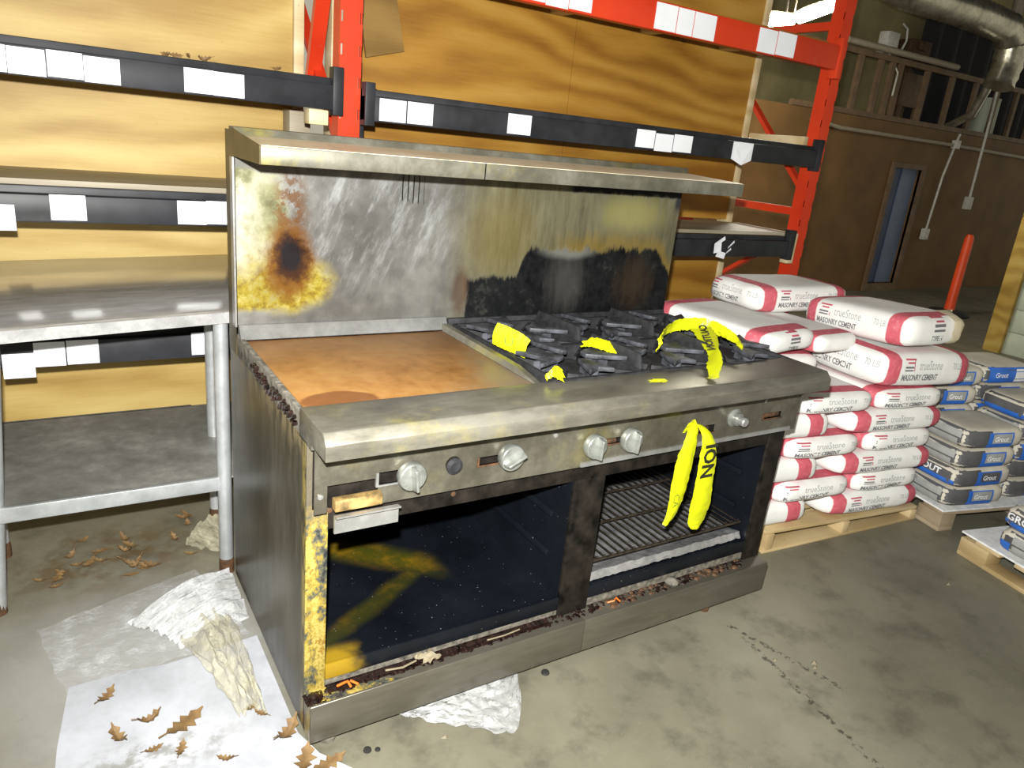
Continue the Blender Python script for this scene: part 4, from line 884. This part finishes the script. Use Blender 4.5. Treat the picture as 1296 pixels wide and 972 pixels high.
# ------------------------------------------------------------------ grout bags on two pallets
GL, GW, GH = .33, .25, .0865
def grout_parts(kind):
    bme = bag_mesh('grout_bag', GL, GW, GH, 20+kind, M['g_paper'], .0015, (11, 9, 5))
    def patch(x0, x1, y0, y1, side, off, m, nx=6, ny=3):
        mb = MB().grid(lambda u, v: onside([(x0+(x1-x0)*u, y0+(y1-y0)*v, 0)], GL, GW, GH, side, off)[0], nx, ny)
        me = mb.mesh('print_panel', smooth=True); me.materials.append(m); return me
    ps = []
    # long side: slate left third, blue frame with grey window, word
    ps.append(patch(-.150, -.03, -.036, .036, '-y', .003, M['g_grey'], 8, 4))
    ps.append(patch(-.052, .085, -.034, .030, '-y', .0042, M['g_blue'], 8, 4))
    ps.append(patch(-.030, .075, -.014, .026, '-y', .0052, M['g_grey'] if kind else M['g_panel'], 8, 3))
    # end: slate with two light panels and blue strip
    ps.append(patch(-.115, .115, -.038, .038, '-x', .003, M['g_grey'], 8, 4))
    if kind == 0:
        ps.append(patch(-.06, .095, .002, .030, '-x', .0042, M['g_panel'])); ps.append(patch(-.055, .085, -.034, -.004, '-x', .0042, M['g_panel'])); ps.append(patch(-.105, -.064, -.034, .0, '-x', .0042, M['g_blue']))
    else:
        ps.append(patch(-.112, .110, -.036, -.010, '-x', .0042, M['g_blue']))
    w1 = MB(); v, f = shift(text_mb('Grout', .030, .0006), -.022, -.006); w1.add(onside(v, GL, GW, GH, '-y', .0062), f); me = w1.mesh('word'); me.materials.append(M['white_ink']); ps.append(me)
    if kind == 1:
        w1 = MB(); v, f = shift(text_mb('GROUT', .036, .001), -.10, -.004, 1.2); w1.add(onside(v, GL, GW, GH, '-x', .0052), f); me = w1.mesh('word'); me.materials.append(M['white_ink']); ps.append(me)
    if kind == 2:
        ps.append(patch(-.14, .14, -.036, .036, '-y', .0066, M['g_blue'], 10, 4)); ps.append(patch(.02, .13, -.03, .03, '-y', .0075, M['slip'], 6, 3))
        w1 = MB(); v, f = shift(text_mb('Grout', .032, .0006), -.11, -.008); w1.add(onside(v, GL, GW, GH, '-y', .0078), f); me = w1.mesh('word'); me.materials.append(M['white_ink']); ps.append(me)
    return bme, ps
GP = [grout_parts(k) for k in range(3)]
def frame(ox, oy, deg): return Matrix.Translation((ox, oy, 0)) @ Matrix.Rotation(math.radians(deg), 4, 'Z')
F1 = frame(2.635, -.04, -14); F2 = frame(2.53, -.175, -13)
def gbag(F, x, y, z, kind, label, rot=0, group='grout bags on the right pallets'):
    bme, ps = GP[kind]; o = link('grout_bag', bme)
    o.matrix_basis = F @ Matrix.Translation((x, y, z)) @ Matrix.Rotation(math.radians(rot), 4, 'Z'); tag(o, label, 'grout bag', group)
    for me in ps: link(me.name.split('.')[0], me, None, o, False)
    return o
gh = .0865; g0 = .102
nm = ['bottom', 'second', 'third', 'top']
for l in range(4):
    gbag(F1, .17+.01*(l % 2), .13, g0+gh*(l+.5), 1 if l == 1 else 0, 'grout bag at the near corner of far pallet, %s of four' % nm[l], random.uniform(-3, 3))
names6 = ['bottom', 'second', 'third', 'fourth', 'fifth', 'top']
for l in range(6):
    gbag(F1, .20+.012*(l % 2), .40, g0+gh*(l+.5), 0, 'grout bag in the column behind the near corner, %s layer' % names6[l], random.uniform(-4, 4))
for l in range(5):
    gbag(F1, .54, .17+.012*(l % 2), g0+gh*(l+.5), 2 if l in (2, 4) else 0, 'grout bag right of near corner column, %s layer' % (names6[:4]+['top'])[l], random.uniform(-4, 4))
for l in range(6):
    gbag(F1, .56, .44, g0+gh*(l+.5), 2 if l % 2 else 0, 'grout bag in rear right column of far pallet, %s layer' % names6[l], random.uniform(-4, 4))
for l in range(5): gbag(F1, .90, .20, g0+gh*(l+.5), 0, 'grout bag at the right edge of far pallet, %s layer' % (names6[:4]+['top'])[l], random.uniform(-4, 4))
for l in range(5): gbag(F1, .92, .47, g0+gh*(l+.5), 2 if l == 4 else 1, 'grout bag at the far right back of far pallet, %s layer' % (names6[:4]+['top'])[l], random.uniform(-4, 4))
tag(ob('loose_film', MB().grid(lambda u, v: tuple(F1 @ Vector((.0+u*.26, .42+v*.2, .60+.05*math.sin(u*3.1)*math.sin(v*3.1)+.03*mnoise.noise((u*5, v*5, 1))))), 14, 12), M['film_dense'], None, smooth=True), 'white crumpled film over the back grout bags beside the cement', 'plastic film')
def gpallet(F, w, d, lab, m, cut=0):
    t = thing('wooden_pallet', lab, 'pallet', F.translation)
    def b(name, x0, x1, y0, y1, z0, z1, mm=m):
        mb = MB().box(x0, x1, y0, y1, z0, z1); mb.v = [tuple(F @ Vector(v)) for v in mb.v]; return ob(name, mb, mm, t, .003)
    n_ = int(d/.14)
    for i in range(n_): b('deck_board', 0, w, cut+i*d/n_, cut+i*d/n_+.1, .074, .092)
    for x in (0, w/2-.04, w-.08):
        for y in (0, d/2-.05, d-.12): b('block', x, x+.08, cut+y, cut+y+.12, .018, .074)
    for x in (0, w/2-.04, w-.08): b('bottom_board', x, x+.08, cut, cut+d, 0, .018)
    return t
gpallet(F1, 1.1, .62, 'weathered pallet under the far grout stack', M['pallet_old'])
gpallet(F2, 1.1, .8, 'near pallet of pale timber blocks at the right edge', M['pallet'], -.8)
def slip(F, x0, x1, y0, y1, lab):
    mb = MB().box(x0, x1, y0, y1, .0925, .1); mb.v = [tuple(F @ Vector(v)) for v in mb.v]; tag(ob('slip_sheet', mb, M['slip']), lab, 'sheet')
slip(F1, -.005, 1.1, -.005, .62, 'white slip sheet between far pallet and grout bags'); slip(F2, -.004, 1.1, -.8, .0, 'white slip sheet between near pallet and grout bags')
for l in range(2):
    gbag(F2, .18, -.235, g0+gh*(l+.5), 1 if l else 0, 'grout bag at the left edge of the near pallet, %s layer' % ('lower', 'upper')[l], 90-90+(-2 if l else 2))
    gbag(F2, .19, -.50, g0+gh*(l+.5), 1, 'grout bag further along the near pallet, %s layer' % ('lower', 'upper')[l], 2)
for l in range(4): gbag(F2, .53, -.20, g0+gh*(l+.5), (0, 2, 0, 2)[l], 'grout bag in second column of near pallet, %s of four' % nm[l], random.uniform(-4, 4))

# ------------------------------------------------------------------ things on the floor by the range
sheet_poly = [(-.455,.395),(-.33,.402),(-.24,.388),(-.10,.40),(-.006,.41),(-.006,.02),(.02,-.06),(.076,-.139),(-.01,-.20),(-.312,-.14),(-.50,.02),(-.485,.2)]
tag(ob('white_sheet', MB().slab(sheet_poly, .001, .0035), M['sheet']), 'white foam sheet lying on the floor left of range', 'sheet')
def crumple(poly_fn, nu, nv, amp, fr, seed, st=.35): return MB().grid(lambda u, v: (lambda q: (q[0]+.012*mnoise.noise((u*fr, v*fr, seed+5)), q[1]+.012*mnoise.noise((u*fr, v*fr, seed+9)), max(.004, q[2]+amp*(mnoise.noise((u*fr, v*fr*st, seed))+.5*mnoise.noise((u*fr*2.7, v*fr*st*2.8, seed+1))))))(poly_fn(u, v)), nu, nv)
def quad(a, b, c, d, h=.02, belly=.03):
    A, B, C_, D = map(Vector, ((*a, 0), (*b, 0), (*c, 0), (*d, 0)))
    def fn(u, v): q = A.lerp(B, u).lerp(D.lerp(C_, u), v); return (q.x, q.y, .006+h*math.sin(u*math.pi)+belly*math.sin(v*math.pi)*.5)
    return fn
fw = thing('stretch_film', 'crumpled clear stretch film bunched against the left side of the range', 'plastic film', (-.12,.5,0))
ob('gathered_sheet', crumple(quad((-.31,.60),(-.008,.765),(-.008,.50),(-.20,.43), .03, .05), 40, 80, .022, 1.6, 1, 9), M['film_dense'], fw, smooth=True)
ob('twisted_tail', crumple(quad((-.20,.46),(-.05,.58),(-.055,.10),(-.115,.12), .03, .05), 40, 50, .022, 8, 3, .25), M['film'], fw, smooth=True)
ob('hanging_scrap', MB().grid(lambda u, v: (-.006-.10*(1-u)*(1-.3*v), .78+.19*(1-v)*.4+.10*(1-u), .01+.20*v*(.55+.45*u)+.018*mnoise.noise((u*6, v*6, 2))), 20, 20), M['film'], fw, smooth=True)
tag(ob('thin_sheet', crumple(quad((-.52,.66),(-.10,.80),(-.02,.42),(-.46,.36), .002, .004), 40, 30, .004, 5, 7), M['film_thin'], None, smooth=True), 'thin translucent plastic spread over the floor before the table', 'plastic film')
sp = [(.22,-.026),(.329,.0),(.455,.01),(.57,-.02),(.535,-.09),(.524,-.123),(.505,-.189),(.429,-.208),(.398,-.166),(.314,-.097)]
def scrapf(u, v):
    x = .215+u*.355; up = .02; lo = -.026-.185*min(1, max(0, (u-.02)/.62))**.9 if u < .66 else -.205+.17*((u-.66)/.34)**1.6
    y = up+(lo-up)*v; return (x+.008*mnoise.noise((u*9, v*9, 2)), y+.008*mnoise.noise((u*12, v*12, 6)), .005+abs(.016*mnoise.noise((u*9, v*7, 4))+.008*mnoise.noise((u*25, v*20, 4))))
tag(ob('film_scrap', MB().grid(scrapf, 44, 30), M['film_dense'], None, smooth=True), 'crumpled white plastic scrap under the kick plate of range', 'plastic film')
big = [(-.229,.156,1.25,.55),(-.379,.32,.75,.9),(-.367,.17,.8,1.9),(-.302,.105,.5,.2),(-.068,.115,.5,2.2),(-.084,.142,.5,.5),(-.03,.022,1.0,.75),(-.016,-.07,1.1,1.1),(.03,-.10,1.0,.2),(-.17,.011,.5,2.6),(-.30,.20,.7,.35),(-.25,.08,.6,1.2)]
blab = ['largest lobed dry leaf on the white sheet', 'long thin dry leaf at the top of white sheet', 'brown dry leaf left on the white sheet', 'small dry leaf low on the white sheet', 'small dry leaf on sheet beside film tail', 'tiny tan leaf above the film tail end', 'tan dry leaf against the bottom of left panel', 'dry leaf at the front left corner of range', 'dry leaf just before the corner of kick plate', 'small brown leaf at the bottom edge of sheet', 'narrow dry leaf in the middle of white sheet', 'dirty leaf scrap near the bottom of white sheet']
for i, (x, y, s, r) in enumerate(big): leaf(x, y, s*.8, r, i, blab[i], 'leaves on the white sheet', .006)
litter = [(-.46,.896),(-.417,.946),(-.445,1.03),(-.399,1.087),(-.349,1.015),(-.354,.943),(-.294,1.002),(-.269,1.033),(-.253,.853),(-.229,.876),(-.258,.917),(-.083,1.156),(-.054,1.175),(-.08,1.095),(-.288,1.068),(-.48,.861),(-.439,.918),(-.499,.912),(-.116,1.025),(-.086,.906),(-.24,.86),(-.225,.89),(-.27,.90),(-.36,.97),(-.44,.94)]
for i, (x, y) in enumerate(litter):
    leaf(x+random.uniform(-.02,.02), y+random.uniform(-.02,.02), random.uniform(.3,.62), random.uniform(0,6.3), i, 'dry brown leaf in the litter under the steel table', 'leaf litter under the table')
# specks on the floor
for (x, y, s, lab) in ((.647,-.057,.012,'black pebble on the floor before the kick plate seam'),(.12,-.098,.010,'left of two black specks near the range corner'),(.142,-.106,.007,'right of two black specks near the range corner')):
    tag(ob('grit', MB().lathe([(0,0),(s,.001),(s*.9,s*.5),(0,s*.7)], (x, y, 0), n=9), M['rubber'], None, smooth=True), lab, 'grit')
for i, (x, y, s) in enumerate(((1.40,-.36,.016),(1.385,-.375,.012),(2.256,-.293,.014),(1.30,-.30,.010),(.30,-.14,.012))):
    tag(ob('wood_chip', MB().add([(x-s,y,.001),(x,y-s*.6,.001),(x+s,y+s*.2,.001),(x,y+s*.5,.001),(x,y,s*.6)], [(0,1,4),(1,2,4),(2,3,4),(3,0,4),(3,2,1,0)]), M['straw']), ['larger pale wood chip on open floor', 'smaller chip touching larger pale chip', 'pale chip near the right pallets', 'lone tiny chip on open floor', 'flat pale chip near the plastic scrap'][i], 'chip')
